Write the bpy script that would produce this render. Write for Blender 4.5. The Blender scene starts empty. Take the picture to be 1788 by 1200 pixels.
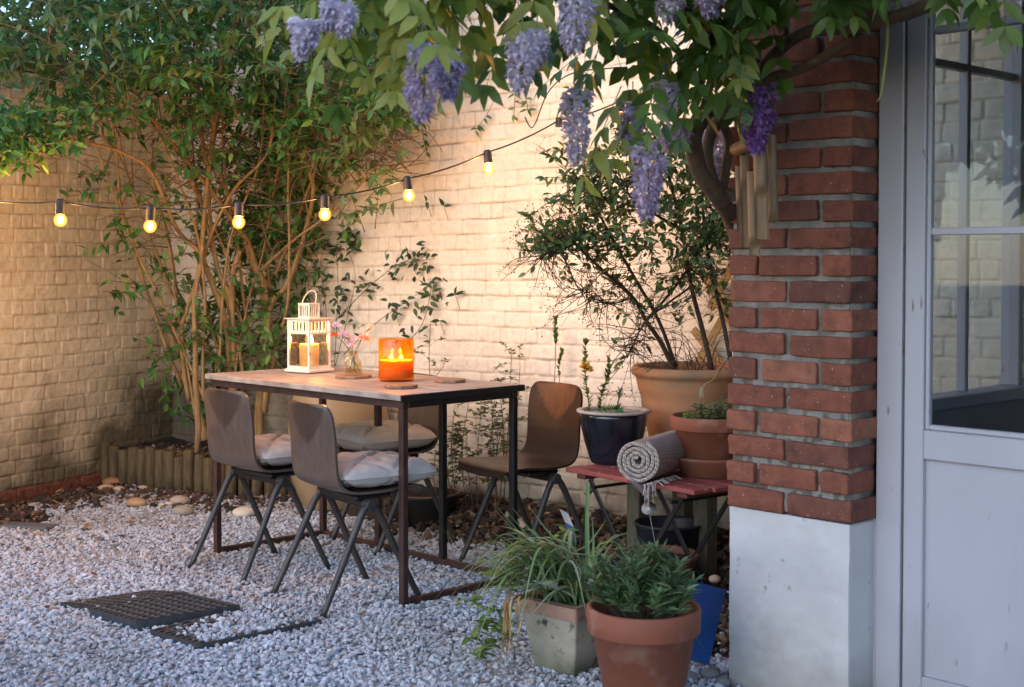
# courtyard at dusk: table, chairs, lantern, string lights, wisteria and brick pillar
SKY_STRENGTH, SUN_ENERGY, EXPOSURE = 0.12, 0.12, 1.58
BULB, BULB_R, BULB_GLOW, FLAME = 10.5, .72, 1.2, 2.2
import bpy, math, random
import numpy as np
from mathutils import Vector, Matrix
SC = bpy.context.scene
COL = SC.collection
R = np.random.default_rng(11)
random.seed(5)
PI = math.pi
# ---------------------------------------------------------------- camera model (photo is 1788 x 1200)
FPX, CX, CY, PITCH, H = 2400.0, 894.0, 524.0, math.radians(1.7), 1.22
def at(px, py, D):
    """world point seen at photo pixel (px,py) at distance D ahead of the camera"""
    u, v = (px-CX)/FPX, (CY-py)/FPX
    c, s = math.cos(PITCH), math.sin(PITCH)
    y = c + s*v; z = c*v - s
    k = D/y
    return np.array([u*k, D, H+z*k])
def gnd(px, py, z=0.0):
    """point of the horizontal plane z seen at photo pixel (px,py)"""
    u, v = (px-CX)/FPX, (CY-py)/FPX
    c, s = math.cos(PITCH), math.sin(PITCH)
    y = c + s*v; zz = c*v - s
    k = (z-H)/zz
    return np.array([u*k, y*k, z])
# ---------------------------------------------------------------- numpy noise
def _h(i, j, k, s):
    i = np.asarray(i).astype(np.int64); j = np.asarray(j).astype(np.int64); k = np.asarray(k).astype(np.int64)
    n = (i*374761393 + j*668265263 + k*1274126177 + s*974634777) & 0xffffffff
    n = ((n ^ (n >> 13))*1274126177) & 0xffffffff
    n = ((n ^ (n >> 16))*2246822519) & 0xffffffff
    return ((n ^ (n >> 15)) & 0xffffff)/float(0xffffff)
def vn(x, y, z=0.0, s=0):
    x, y, z = np.broadcast_arrays(np.asarray(x, float), np.asarray(y, float), np.asarray(z, float))
    i, j, k = np.floor(x), np.floor(y), np.floor(z)
    f, g, h = x-i, y-j, z-k
    f, g, h = f*f*(3-2*f), g*g*(3-2*g), h*h*(3-2*h)
    def c(a, b, d): return _h(i+a, j+b, k+d, s)
    r0 = (c(0,0,0)*(1-f)+c(1,0,0)*f)*(1-g)+(c(0,1,0)*(1-f)+c(1,1,0)*f)*g
    r1 = (c(0,0,1)*(1-f)+c(1,0,1)*f)*(1-g)+(c(0,1,1)*(1-f)+c(1,1,1)*f)*g
    return (r0*(1-h)+r1*h)*2-1
def sstep(a, b, x):
    t = np.clip((x-a)/(b-a), 0, 1); return t*t*(3-2*t)
def nrm(v):
    v = np.asarray(v, float); return v/(np.linalg.norm(v, axis=-1, keepdims=True)+1e-12)
# ---------------------------------------------------------------- mesh builder
def wmat(o):
    m = o.matrix_basis.copy()
    while o.parent: o = o.parent; m = o.matrix_basis @ m
    return m
class MB:
    def __init__(s): s.c = []; s.n = 0; s.at = []
    def add(s, V, F, a=0.0):
        V = np.asarray(V, float).reshape(-1, 3)
        if isinstance(F, np.ndarray): Fs = [F]
        else:
            d = {}
            for f in F: d.setdefault(len(f), []).append(f)
            Fs = [np.array(x, int) for x in d.values()]
        s.c.append((V, [f+s.n for f in Fs])); s.n += len(V)
        s.at.append(np.broadcast_to(np.asarray(a, float), (len(V),)))
        return s
    def box(s, c, size, rz=0.0, bev=0.0, a=0.0, M=None):
        hx, hy, hz = [x/2 for x in size]
        if bev <= 0:
            V = np.array([[x, y, z] for x in (-hx, hx) for y in (-hy, hy) for z in (-hz, hz)])
            F = [(0,1,3,2),(4,6,7,5),(0,4,5,1),(2,3,7,6),(0,2,6,4),(1,5,7,3)]
        else:
            b = min(bev, hx*.9, hy*.9, hz*.9); V = []; F = []
            idx = {}
            for sx in (-1, 1):
                for sy in (-1, 1):
                    for sz in (-1, 1):
                        for ax in range(3):
                            p = [sx*(hx-b), sy*(hy-b), sz*(hz-b)]
                            p[ax] += (sx, sy, sz)[ax]*b
                            idx[(sx, sy, sz, ax)] = len(V); V.append(p)
            V = np.array(V)
            for ax in range(3):
                o = [k for k in range(3) if k != ax]
                for sg in (-1, 1):
                    f = []
                    for (p, q) in ((-1,-1),(1,-1),(1,1),(-1,1)):
                        k = [0,0,0]; k[ax] = sg; k[o[0]] = p; k[o[1]] = q
                        f.append(idx[(*k, ax)])
                    F.append(f)
            for ax in range(3):
                o = [k for k in range(3) if k != ax]
                for p in (-1, 1):
                    for q in (-1, 1):
                        k = [0,0,0]; k[o[0]] = p; k[o[1]] = q
                        k0 = list(k); k0[ax] = -1; k1 = list(k); k1[ax] = 1
                        F.append([idx[(*k0, o[0])], idx[(*k1, o[0])], idx[(*k1, o[1])], idx[(*k0, o[1])]])
            for sx in (-1, 1):
                for sy in (-1, 1):
                    for sz in (-1, 1):
                        F.append([idx[(sx, sy, sz, k)] for k in range(3)])
            F2 = []
            for f in F:
                P = V[f]; n = np.cross(P[1]-P[0], P[2]-P[0])
                F2.append(f if np.dot(n, P.mean(0)) > 0 else f[::-1])
            F = F2
        if M is not None: V = V @ np.asarray(M, float).T
        elif rz:
            c_, s_ = math.cos(rz), math.sin(rz)
            V = V @ np.array([[c_, s_, 0], [-s_, c_, 0], [0, 0, 1]])
        return s.add(V+np.asarray(c, float), F, a)
    def bar(s, p, q, w, d, up=(0, 0, 1), bev=0.0, a=0.0):
        """rectangular bar from p to q, w across, d along 'up'"""
        p, q = np.asarray(p, float), np.asarray(q, float)
        L = np.linalg.norm(q-p); x = (q-p)/L
        up = np.asarray(up, float)
        y = np.cross(up, x)
        if np.linalg.norm(y) < 1e-6: y = np.cross((1, 0, 0), x)
        y = nrm(y); z = np.cross(x, y)
        return s.box((p+q)/2, (L, w, d), bev=bev, a=a, M=np.column_stack([x, y, z]))
    def tube(s, P, r, n=8, caps=True, a=0.0, squash=1.0):
        P = np.asarray(P, float); m = len(P)
        r = np.broadcast_to(np.asarray(r, float), (m,))
        T = np.gradient(P, axis=0); T = nrm(T)
        u = np.array([0, 0, 1.0]) if abs(T[0][2]) < .9 else np.array([1.0, 0, 0])
        V = []
        for i in range(m):
            u = u-T[i]*np.dot(u, T[i]); u = nrm(u); w = np.cross(T[i], u)
            th = np.arange(n)*2*PI/n
            V.append(P[i]+r[i]*(np.cos(th)[:, None]*u*squash+np.sin(th)[:, None]*w))
        V = np.concatenate(V)
        i, j = np.meshgrid(np.arange(m-1), np.arange(n), indexing='ij')
        j2 = (j+1) % n
        F = np.stack([i*n+j, i*n+j2, (i+1)*n+j2, (i+1)*n+j], -1).reshape(-1, 4)
        if caps:
            F = [list(f) for f in F]+[list(range(n))[::-1], list(range((m-1)*n, m*n))]
        return s.add(V, F, a)
    def lathe(s, prof, c=(0, 0, 0), n=40, a=0.0, wob=0.0, seed=0, sx=1.0):
        prof = np.asarray(prof, float); m = len(prof)
        th = np.arange(n)*2*PI/n
        r = prof[:, 0][:, None]*np.ones(n)[None]
        if wob:
            r = r*(1+wob*vn(np.cos(th)[None]*1.3, np.sin(th)[None]*1.3, prof[:, 1][:, None]*8, seed))
        V = np.stack([r*np.cos(th)*sx, r*np.sin(th), prof[:, 1][:, None]*np.ones(n)], -1).reshape(-1, 3)
        i, j = np.meshgrid(np.arange(m-1), np.arange(n), indexing='ij'); j2 = (j+1) % n
        F = np.stack([i*n+j, i*n+j2, (i+1)*n+j2, (i+1)*n+j], -1).reshape(-1, 4)
        F = [list(f) for f in F]
        if prof[0, 0] > 1e-5: F.append(list(range(n))[::-1])
        if prof[-1, 0] > 1e-5: F.append(list(range((m-1)*n, m*n)))
        return s.add(V+np.asarray(c, float), F, a)
    def grid(s, P, a=0.0, closed_u=False):
        """P: (m,n,3) grid"""
        m, n = P.shape[:2]
        i, j = np.meshgrid(np.arange(m-1), np.arange(n-1), indexing='ij')
        F = np.stack([i*n+j, i*n+j+1, (i+1)*n+j+1, (i+1)*n+j], -1).reshape(-1, 4)
        return s.add(P.reshape(-1, 3), F, np.asarray(a).reshape(-1) if np.ndim(a) else a)
    def leaves(s, pos, d, up, L, W, fold=.35, droop=.25, a=0.0):
        """batch of leaf blades: pos base, d direction, up approx normal"""
        pos = np.asarray(pos, float); n = len(pos)
        if n == 0: return s
        d = nrm(d); x = nrm(np.cross(d, up)); nn = np.cross(x, d)
        L = np.broadcast_to(np.asarray(L, float), (n,))[:, None]; W = np.broadcast_to(np.asarray(W, float), (n,))[:, None]
        dr = np.broadcast_to(np.asarray(droop, float), (n,))[:, None]
        def pt(t, w, f):
            return pos+d*L*t+x*W*w+nn*(W*abs(w)*f-L*dr*t*t)
        V = [pt(0, 0, 0), pt(.28, -.42, fold), pt(.28, 0, 0), pt(.28, .42, fold),
             pt(.62, -.40, fold), pt(.62, 0, 0), pt(.62, .40, fold), pt(1, 0, 0)]
        V = np.stack(V, 1).reshape(-1, 3)
        T = np.array([(0, 2, 1), (0, 3, 2), (4, 5, 7), (5, 6, 7)]); Q = np.array([(1, 2, 5, 4), (2, 3, 6, 5)])
        o = (np.arange(n)*8)[:, None, None]
        F1 = (T[None]+o).reshape(-1, 3)+s.n; F2 = (Q[None]+o).reshape(-1, 4)+s.n
        s.c.append((V, [F1, F2])); s.n += len(V); s.at.append(np.repeat(np.broadcast_to(np.asarray(a, float), (n,)), 8))
        return s
    def strap(s, P, w, fold=.3, up=(0, 0, 1), a=0.0):
        """long narrow leaf along path P with half widths w"""
        P = np.asarray(P, float); m = len(P); w = np.broadcast_to(np.asarray(w, float), (m,))[:, None]
        T = nrm(np.gradient(P, axis=0)); x = np.cross(T, up); bad = np.linalg.norm(x, axis=1) < 1e-3
        x[bad] = (1, 0, 0); x = nrm(x); nn = np.cross(x, T)
        G = np.stack([P-x*w+nn*w*fold, P, P+x*w+nn*w*fold], 1)
        return s.grid(G, a)
    def blobs(s, pos, rad, tmpl, a=0.0, rot=True, squash=None):
        """batch of copies of template meshes (list of (V,F)) with random rotation"""
        pos = np.asarray(pos, float); n = len(pos); rad = np.broadcast_to(np.asarray(rad, float), (n,))
        a = np.broadcast_to(np.asarray(a, float), (n,))
        which = R.integers(0, len(tmpl), n)
        for k, (TV, TF) in enumerate(tmpl):
            I = np.nonzero(which == k)[0]
            if len(I) == 0: continue
            q = nrm(R.normal(size=(len(I), 4)))
            if not rot: q[:, 1:3] *= .12; q = nrm(q)
            w, x, y, z = q.T
            M = np.stack([1-2*(y*y+z*z), 2*(x*y-z*w), 2*(x*z+y*w), 2*(x*y+z*w), 1-2*(x*x+z*z), 2*(y*z-x*w), 2*(x*z-y*w), 2*(y*z+x*w), 1-2*(x*x+y*y)], -1).reshape(-1, 3, 3)
            V = np.einsum('nij,vj->nvi', M, TV)*rad[I][:, None, None]
            if squash is not None: V[:, :, 2] *= squash
            V = V+pos[I][:, None, :]
            F = (TF[None]+(np.arange(len(I))*len(TV))[:, None, None]).reshape(-1, TF.shape[1])+s.n
            s.c.append((V.reshape(-1, 3), [F])); s.n += len(I)*len(TV); s.at.append(np.repeat(a[I], len(TV)))
        return s
    def build(s, name, mat, parent=None, smooth=False, local=False, link=True):
        V = np.concatenate([c[0] for c in s.c])
        if parent is not None and not local:
            W = np.array(wmat(parent).inverted()); V = V @ W[:3, :3].T+W[:3, 3]
        me = bpy.data.meshes.new(name)
        Fs = [f for c in s.c for f in c[1]]
        lv = np.concatenate([f.ravel() for f in Fs]); tot = np.concatenate([np.full(len(f), f.shape[1]) for f in Fs])
        st = np.concatenate([[0], np.cumsum(tot)[:-1]])
        me.vertices.add(len(V)); me.vertices.foreach_set('co', V.astype(np.float32).ravel())
        me.loops.add(len(lv)); me.loops.foreach_set('vertex_index', lv.astype(np.int32))
        me.polygons.add(len(tot)); me.polygons.foreach_set('loop_start', st.astype(np.int32))
        me.polygons.foreach_set('use_smooth', np.full(len(tot), smooth, bool))
        A = np.concatenate(s.at)
        if np.any(A != 0):
            at_ = me.attributes.new('tone', 'FLOAT', 'POINT'); at_.data.foreach_set('value', A.astype(np.float32))
        me.update(calc_edges=True); me.validate()
        ms = mat if isinstance(mat, (list, tuple)) else [mat]
        for m in ms: me.materials.append(m)
        o = bpy.data.objects.new(name, me); COL.objects.link(o)
        if parent is not None: o.parent = parent
        return o
def tag(o, label, cat, group=None, kind=None):
    if label: o['label'] = label
    if cat: o['category'] = cat
    if group: o['group'] = group
    if kind: o['kind'] = kind
    return o
def thing(name, label, cat, loc=(0, 0, 0), rz=0.0, group=None):
    o = bpy.data.objects.new(name, None); COL.objects.link(o)
    o.location = tuple(float(x) for x in loc); o.rotation_euler = (0, 0, rz); o.empty_display_size = .05
    return tag(o, label, cat, group)
def curve(pts, n=24):
    """smooth catmull-rom through points"""
    P = np.asarray(pts, float); m = len(P)
    if m < 3:
        t = np.linspace(0, 1, n)[:, None]; return P[0]*(1-t)+P[-1]*t
    Q = np.vstack([2*P[0]-P[1], P, 2*P[-1]-P[-2]]); out = []
    for t in np.linspace(0, m-1-1e-6, n):
        i = int(t); f = t-i; a, b, c, d = Q[i], Q[i+1], Q[i+2], Q[i+3]
        out.append(.5*((2*b)+(c-a)*f+(2*a-5*b+4*c-d)*f*f+(3*b-a-3*c+d)*f**3))
    return np.array(out)
# ---------------------------------------------------------------- materials
def newmat(name):
    m = bpy.data.materials.new(name); m.use_nodes = True; nt = m.node_tree
    for n in list(nt.nodes): nt.nodes.remove(n)
    out = nt.nodes.new('ShaderNodeOutputMaterial')
    def nd(t, **k):
        x = nt.nodes.new('ShaderNode'+t)
        for a, b in k.items():
            if a in x.inputs.keys(): x.inputs[a].default_value = b
            else: setattr(x, a, b)
        return x
    def lk(a, b): nt.links.new(a, b)
    return m, nt, out, nd, lk
def rgb(c): return (c[0], c[1], c[2], 1.0)
def ramp(nd, stops):
    r = nd('ValToRGB'); e = r.color_ramp.elements
    while len(e) > 1: e.remove(e[-1])
    e[0].position = stops[0][0]; e[0].color = rgb(stops[0][1])
    for p, c in stops[1:]:
        x = e.new(p); x.color = rgb(c)
    return r
def M(name, c1, c2=None, scale=8.0, rough=.6, bump=.15, bscale=None, stretch=(1, 1, 1), metallic=0.0, spec=.5, detail=6.0, lo=.35, hi=.65, bdist=.004, coat=0.0, sss=0.0, spots=None):
    m, nt, out, nd, lk = newmat(name)
    c2 = c2 or tuple(x*.75 for x in c1)
    tc = nd('TexCoord'); mp = nd('Mapping'); mp.inputs['Scale'].default_value = stretch
    lk(tc.outputs['Object'], mp.inputs['Vector'])
    n1 = nd('TexNoise', Scale=scale, Detail=detail, Roughness=.6); lk(mp.outputs[0], n1.inputs['Vector'])
    r = ramp(nd, [(lo, c2), (hi, c1)]); lk(n1.outputs['Fac'], r.inputs[0])
    col = r.outputs[0]
    b = nd('BsdfPrincipled', Roughness=rough, Metallic=metallic)
    b.inputs['Specular IOR Level'].default_value = spec
    if coat: b.inputs['Coat Weight'].default_value = coat; b.inputs['Coat Roughness'].default_value = .15
    if spots:
        n3 = nd('TexNoise', Scale=spots[1], Detail=4.0); lk(mp.outputs[0], n3.inputs['Vector'])
        r3 = ramp(nd, [(spots[2], (0, 0, 0)), (spots[3], (1, 1, 1))]); lk(n3.outputs['Fac'], r3.inputs[0])
        mx = nd('MixRGB'); lk(r3.outputs[0], mx.inputs[0]); lk(col, mx.inputs[1]); mx.inputs[2].default_value = rgb(spots[0]); col = mx.outputs[0]
    lk(col, b.inputs['Base Color'])
    if sss:
        b.inputs['Subsurface Weight'].default_value = sss; b.inputs['Subsurface Radius'].default_value = (.03, .015, .007); b.inputs['Subsurface Scale'].default_value = 1.0
    if bump:
        n2 = nd('TexNoise', Scale=bscale or scale*4, Detail=5.0, Roughness=.65); lk(mp.outputs[0], n2.inputs['Vector'])
        bp = nd('Bump', Strength=bump, Distance=bdist); lk(n2.outputs['Fac'], bp.inputs['Height']); lk(bp.outputs[0], b.inputs['Normal'])
    lk(b.outputs[0], out.inputs[0])
    return m
def base_dirt(m, z0, z1, col, amt=.75, sc=9.0):
    """splashed dirt and damp on the lowest part of an object"""
    nt = m.node_tree; b = [n for n in nt.nodes if n.type == 'BSDF_PRINCIPLED'][0]; src = b.inputs['Base Color'].links[0].from_socket
    tc = nt.nodes.new('ShaderNodeTexCoord'); sx = nt.nodes.new('ShaderNodeSeparateXYZ'); nz = nt.nodes.new('ShaderNodeTexNoise'); nz.inputs['Scale'].default_value = sc; nz.inputs['Detail'].default_value = 8
    ma = nt.nodes.new('ShaderNodeMath'); ma.operation = 'MULTIPLY_ADD'; ma.inputs[1].default_value = -(z1-z0)*1.6; mr = nt.nodes.new('ShaderNodeMapRange'); mr.inputs['From Min'].default_value = z0-(z1-z0)*.8; mr.inputs['From Max'].default_value = z1-(z1-z0)*.8; mr.inputs['To Min'].default_value = amt; mr.inputs['To Max'].default_value = 0
    mx = nt.nodes.new('ShaderNodeMixRGB'); mx.inputs[2].default_value = rgb(col); L = nt.links
    L.new(tc.outputs['Object'], sx.inputs[0]); L.new(tc.outputs['Object'], nz.inputs['Vector']); L.new(nz.outputs['Fac'], ma.inputs[0]); L.new(sx.outputs[2], ma.inputs[2]); L.new(ma.outputs[0], mr.inputs[0]); L.new(mr.outputs[0], mx.inputs[0]); L.new(src, mx.inputs[1]); L.new(mx.outputs[0], b.inputs['Base Color'])
    return m
def leafmat(name, stops, rough=.45, transl=.3, tcol=None):
    m, nt, out, nd, lk = newmat(name)
    g = nd('NewGeometry'); r = ramp(nd, stops); lk(g.outputs['Random Per Island'], r.inputs[0])
    tc = nd('TexCoord'); n1 = nd('TexNoise', Scale=60.0, Detail=2.0); lk(tc.outputs['Object'], n1.inputs['Vector'])
    hs = nd('HueSaturation'); hs.inputs['Saturation'].default_value = 1.0
    mr = nd('MapRange'); mr.inputs['To Min'].default_value = .7; mr.inputs['To Max'].default_value = 1.3
    lk(n1.outputs['Fac'], mr.inputs[0]); lk(mr.outputs[0], hs.inputs['Value']); lk(r.outputs[0], hs.inputs['Color'])
    b = nd('BsdfPrincipled', Roughness=rough); lk(hs.outputs[0], b.inputs['Base Color'])
    t = nd('BsdfTranslucent')
    if tcol: t.inputs[0].default_value = rgb(tcol)
    else: lk(hs.outputs[0], t.inputs[0])
    mx = nd('MixShader'); mx.inputs[0].default_value = transl
    lk(b.outputs[0], mx.inputs[1]); lk(t.outputs[0], mx.inputs[2]); lk(mx.outputs[0], out.inputs[0])
    return m
def glassmat(name, tint=(1, 1, 1), refl=1.0, rough=.02, ior=1.45):
    m, nt, out, nd, lk = newmat(name)
    f = nd('Fresnel', IOR=ior); ge = nd('NewGeometry'); mi = nd('MapRange'); mi.inputs['To Min'].default_value = ior; mi.inputs['To Max'].default_value = 1/ior
    lk(ge.outputs['Backfacing'], mi.inputs[0]); lk(mi.outputs[0], f.inputs['IOR']); t = nd('BsdfTransparent'); t.inputs[0].default_value = rgb(tint)
    g = nd('BsdfGlossy', Roughness=rough); mu = nd('Math', operation='MULTIPLY'); mu.inputs[1].default_value = refl
    lk(f.outputs[0], mu.inputs[0]); mx = nd('MixShader'); lk(mu.outputs[0], mx.inputs[0]); lk(t.outputs[0], mx.inputs[1]); lk(g.outputs[0], mx.inputs[2]); lk(mx.outputs[0], out.inputs[0])
    return m
def glowmat(name, col, strength, clear=0.5, tint=(1, .8, .5)):
    """a lit lamp: part glowing, part clear so the lamp inside shines out"""
    m, nt, out, nd, lk = newmat(name)
    e = nd('Emission', Strength=strength); e.inputs[0].default_value = rgb(col)
    t = nd('BsdfTransparent'); t.inputs[0].default_value = rgb(tint)
    ad = nd('MixShader'); ad.inputs[0].default_value = clear
    lk(e.outputs[0], ad.inputs[1]); lk(t.outputs[0], ad.inputs[2]); lk(ad.outputs[0], out.inputs[0])
    return m
def lamp(name, loc, power, col, rad=.012, parent=None):
    l = bpy.data.lights.new(name, 'POINT'); l.energy = power; l.color = col; l.shadow_soft_size = rad
    o = bpy.data.objects.new(name, l); COL.objects.link(o)
    if parent is not None:
        o.parent = parent; loc = wmat(parent).inverted() @ Vector(tuple(float(x) for x in loc))
    o.location = tuple(float(x) for x in loc)
    return o
# stone templates: jittered icosahedra
def _ico():
    t = (1+5**.5)/2
    V = nrm(np.array([(-1,t,0),(1,t,0),(-1,-t,0),(1,-t,0),(0,-1,t),(0,1,t),(0,-1,-t),(0,1,-t),(t,0,-1),(t,0,1),(-t,0,-1),(-t,0,1)]))
    F = np.array([(0,11,5),(0,5,1),(0,1,7),(0,7,10),(0,10,11),(1,5,9),(5,11,4),(11,10,2),(10,7,6),(7,1,8),(3,9,4),(3,4,2),(3,2,6),(3,6,8),(3,8,9),(4,9,5),(2,4,11),(6,2,10),(8,6,7),(9,8,1)])
    return V, F
ICO = _ico()
STONES = []
for _k in range(16):
    V = ICO[0]*(1+R.normal(size=(12, 1))*.16)+R.normal(size=(12, 3))*.12
    V = V*np.array([1.15, .9, .7])*(1+R.normal(size=3)*.12)
    STONES.append((V, ICO[1]))
BALLS = [(ICO[0], ICO[1])]
def icosub(n):
    V, F = [list(map(tuple, ICO[0])), [tuple(f) for f in ICO[1]]]
    for _ in range(n):
        cache = {}; G = []
        def mid(a, b):
            k = (min(a, b), max(a, b))
            if k not in cache:
                p = nrm((np.array(V[a])+np.array(V[b]))/2); cache[k] = len(V); V.append(tuple(p))
            return cache[k]
        for a, b, c in F:
            x, y, z = mid(a, b), mid(b, c), mid(c, a); G += [(a, x, z), (b, y, x), (c, z, y), (x, y, z)]
        F = G
    return np.array(V), np.array(F)
BALL2 = icosub(2); BALL3 = icosub(3)
def brickbox(mb, c, half, X, Y, rnd=.006, nz=.0025, seed=0, a=0.0, gx=(-1, -.95, -.85, -.45, 0, .45, .85, .95, 1)):
    """rough-edged brick, axes X,Y horizontal unit vectors, half sizes (hx,hy,hz)"""
    g = np.array(gx); n = len(g); idx = {}; V = []; F = []
    def vid(i, j, k):
        key = (i, j, k)
        if key not in idx: idx[key] = len(V); V.append((g[i], g[j], g[k]))
        return idx[key]
    for ax in range(3):
        for e in (0, n-1):
            for p in range(n-1):
                for q in range(n-1):
                    f = []
                    for (u, v) in ((p, q), (p+1, q), (p+1, q+1), (p, q+1)):
                        k = [0, 0, 0]; k[ax] = e; k[(ax+1) % 3] = u; k[(ax+2) % 3] = v
                        f.append(vid(*k))
                    F.append(f if e else f[::-1])
    V = np.array(V); hh = np.array(half)
    P = V*hh; core = np.clip(P, -(hh-rnd), hh-rnd); d = P-core
    l = np.linalg.norm(d, axis=1, keepdims=True); P = core+np.where(l > 1e-9, d/np.maximum(l, 1e-9)*np.minimum(l, rnd), 0)
    W = np.asarray(c)+P[:, :1]*X+P[:, 1:2]*Y+P[:, 2:]*np.array([0, 0, 1.0])
    s = 55.0
    off = np.stack([vn(W[:, 0]*s, W[:, 1]*s, W[:, 2]*s, seed+1), vn(W[:, 0]*s, W[:, 1]*s, W[:, 2]*s, seed+2), vn(W[:, 0]*s, W[:, 1]*s, W[:, 2]*s, seed+3)], -1)*nz
    mb.add(W+off, np.array(F), a)
# ================================================================ camera, sky, sun
cam = bpy.data.cameras.new('camera'); co = bpy.data.objects.new('camera', cam); COL.objects.link(co)
cam.sensor_width = 36; cam.lens = 36*FPX/1788; cam.shift_y = -(600-CY)/1788; cam.clip_end = 400; cam.clip_start = .05
co.location = (0, 0, H); co.rotation_euler = (PI/2-PITCH, 0, 0)
cam.dof.use_dof = True; cam.dof.focus_distance = 5.1; cam.dof.aperture_fstop = 7.0
SC.camera = co
SUN_EL, SUN_AZ = math.radians(28), math.radians(218)     # soft light from behind the camera, to the left
w = bpy.data.worlds.new('World'); SC.world = w; w.use_nodes = True
nt = w.node_tree; bg = nt.nodes['Background']
sk = nt.nodes.new('ShaderNodeTexSky'); sk.sky_type = 'NISHITA'; sk.sun_disc = False
sk.sun_elevation = SUN_EL; sk.sun_rotation = SUN_AZ; sk.air_density = 1.0; sk.dust_density = .6; sk.ozone_density = 3.5
nt.links.new(sk.outputs[0], bg.inputs[0]); bg.inputs[1].default_value = SKY_STRENGTH
sl = bpy.data.lights.new('sun', 'SUN'); sl.energy = SUN_ENERGY; sl.angle = math.radians(40); sl.color = (1, .95, .88)
so = bpy.data.objects.new('sun', sl); COL.objects.link(so)
sd = Vector((math.sin(SUN_AZ)*math.cos(SUN_EL), math.cos(SUN_AZ)*math.cos(SUN_EL), math.sin(SUN_EL)))
so.rotation_euler = sd.to_track_quat('Z', 'Y').to_euler(); so.location = (0, -3, 6)
vs = SC.view_settings; vs.view_transform = 'Standard'; vs.look = 'None'; vs.exposure = EXPOSURE; vs.gamma = 1
SC.cycles.max_bounces = 8; SC.cycles.transparent_max_bounces = 24; SC.cycles.caustics_reflective = False; SC.cycles.caustics_refractive = False
SC.cycles.sample_clamp_indirect = 4.0
# ================================================================ layout of the walls
CORNER = np.array([-1.953, 7.89]); LDIR = nrm(np.array([-2.533, 6.8])-CORNER); BDIR = nrm(np.array([-.09, 6.45])-CORNER)
LN = np.array([-LDIR[1], LDIR[0]]); LN = LN if LN @ (np.array([0, 5])-CORNER) > 0 else -LN
BN = np.array([-BDIR[1], BDIR[0]]); BN = BN if BN @ (np.array([0, 3])-CORNER) > 0 else -BN
def wall_depth(px):
    """distance ahead of the camera at which the garden walls stand along photo column px"""
    r = np.array([(px-CX)/FPX, 1.0])
    best = 99
    for d in (LDIR, BDIR):
        A = np.array([r, -d]).T; k = np.linalg.solve(A, CORNER)
        if k[1] >= -1e-6 and k[0] > 0: best = min(best, k[0])
    return best
def lwall_dist(x, y): return (x-CORNER[0])*LN[0]+(y-CORNER[1])*LN[1]
def bwall_dist(x, y): return (x-CORNER[0])*BN[0]+(y-CORNER[1])*BN[1]
HU, HN, HC = np.array([.69, -.723, 0]), np.array([.723, .69, 0]), np.array([.893, 3.61, 0])
HU, HN = nrm(HU), nrm(HN); HN = nrm(HN-HU*(HN@HU)); HRZ = math.atan2(HU[1], HU[0])
def hp(s, t, z): return HC+HU*s+HN*t+np.array([0, 0, z])
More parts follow.
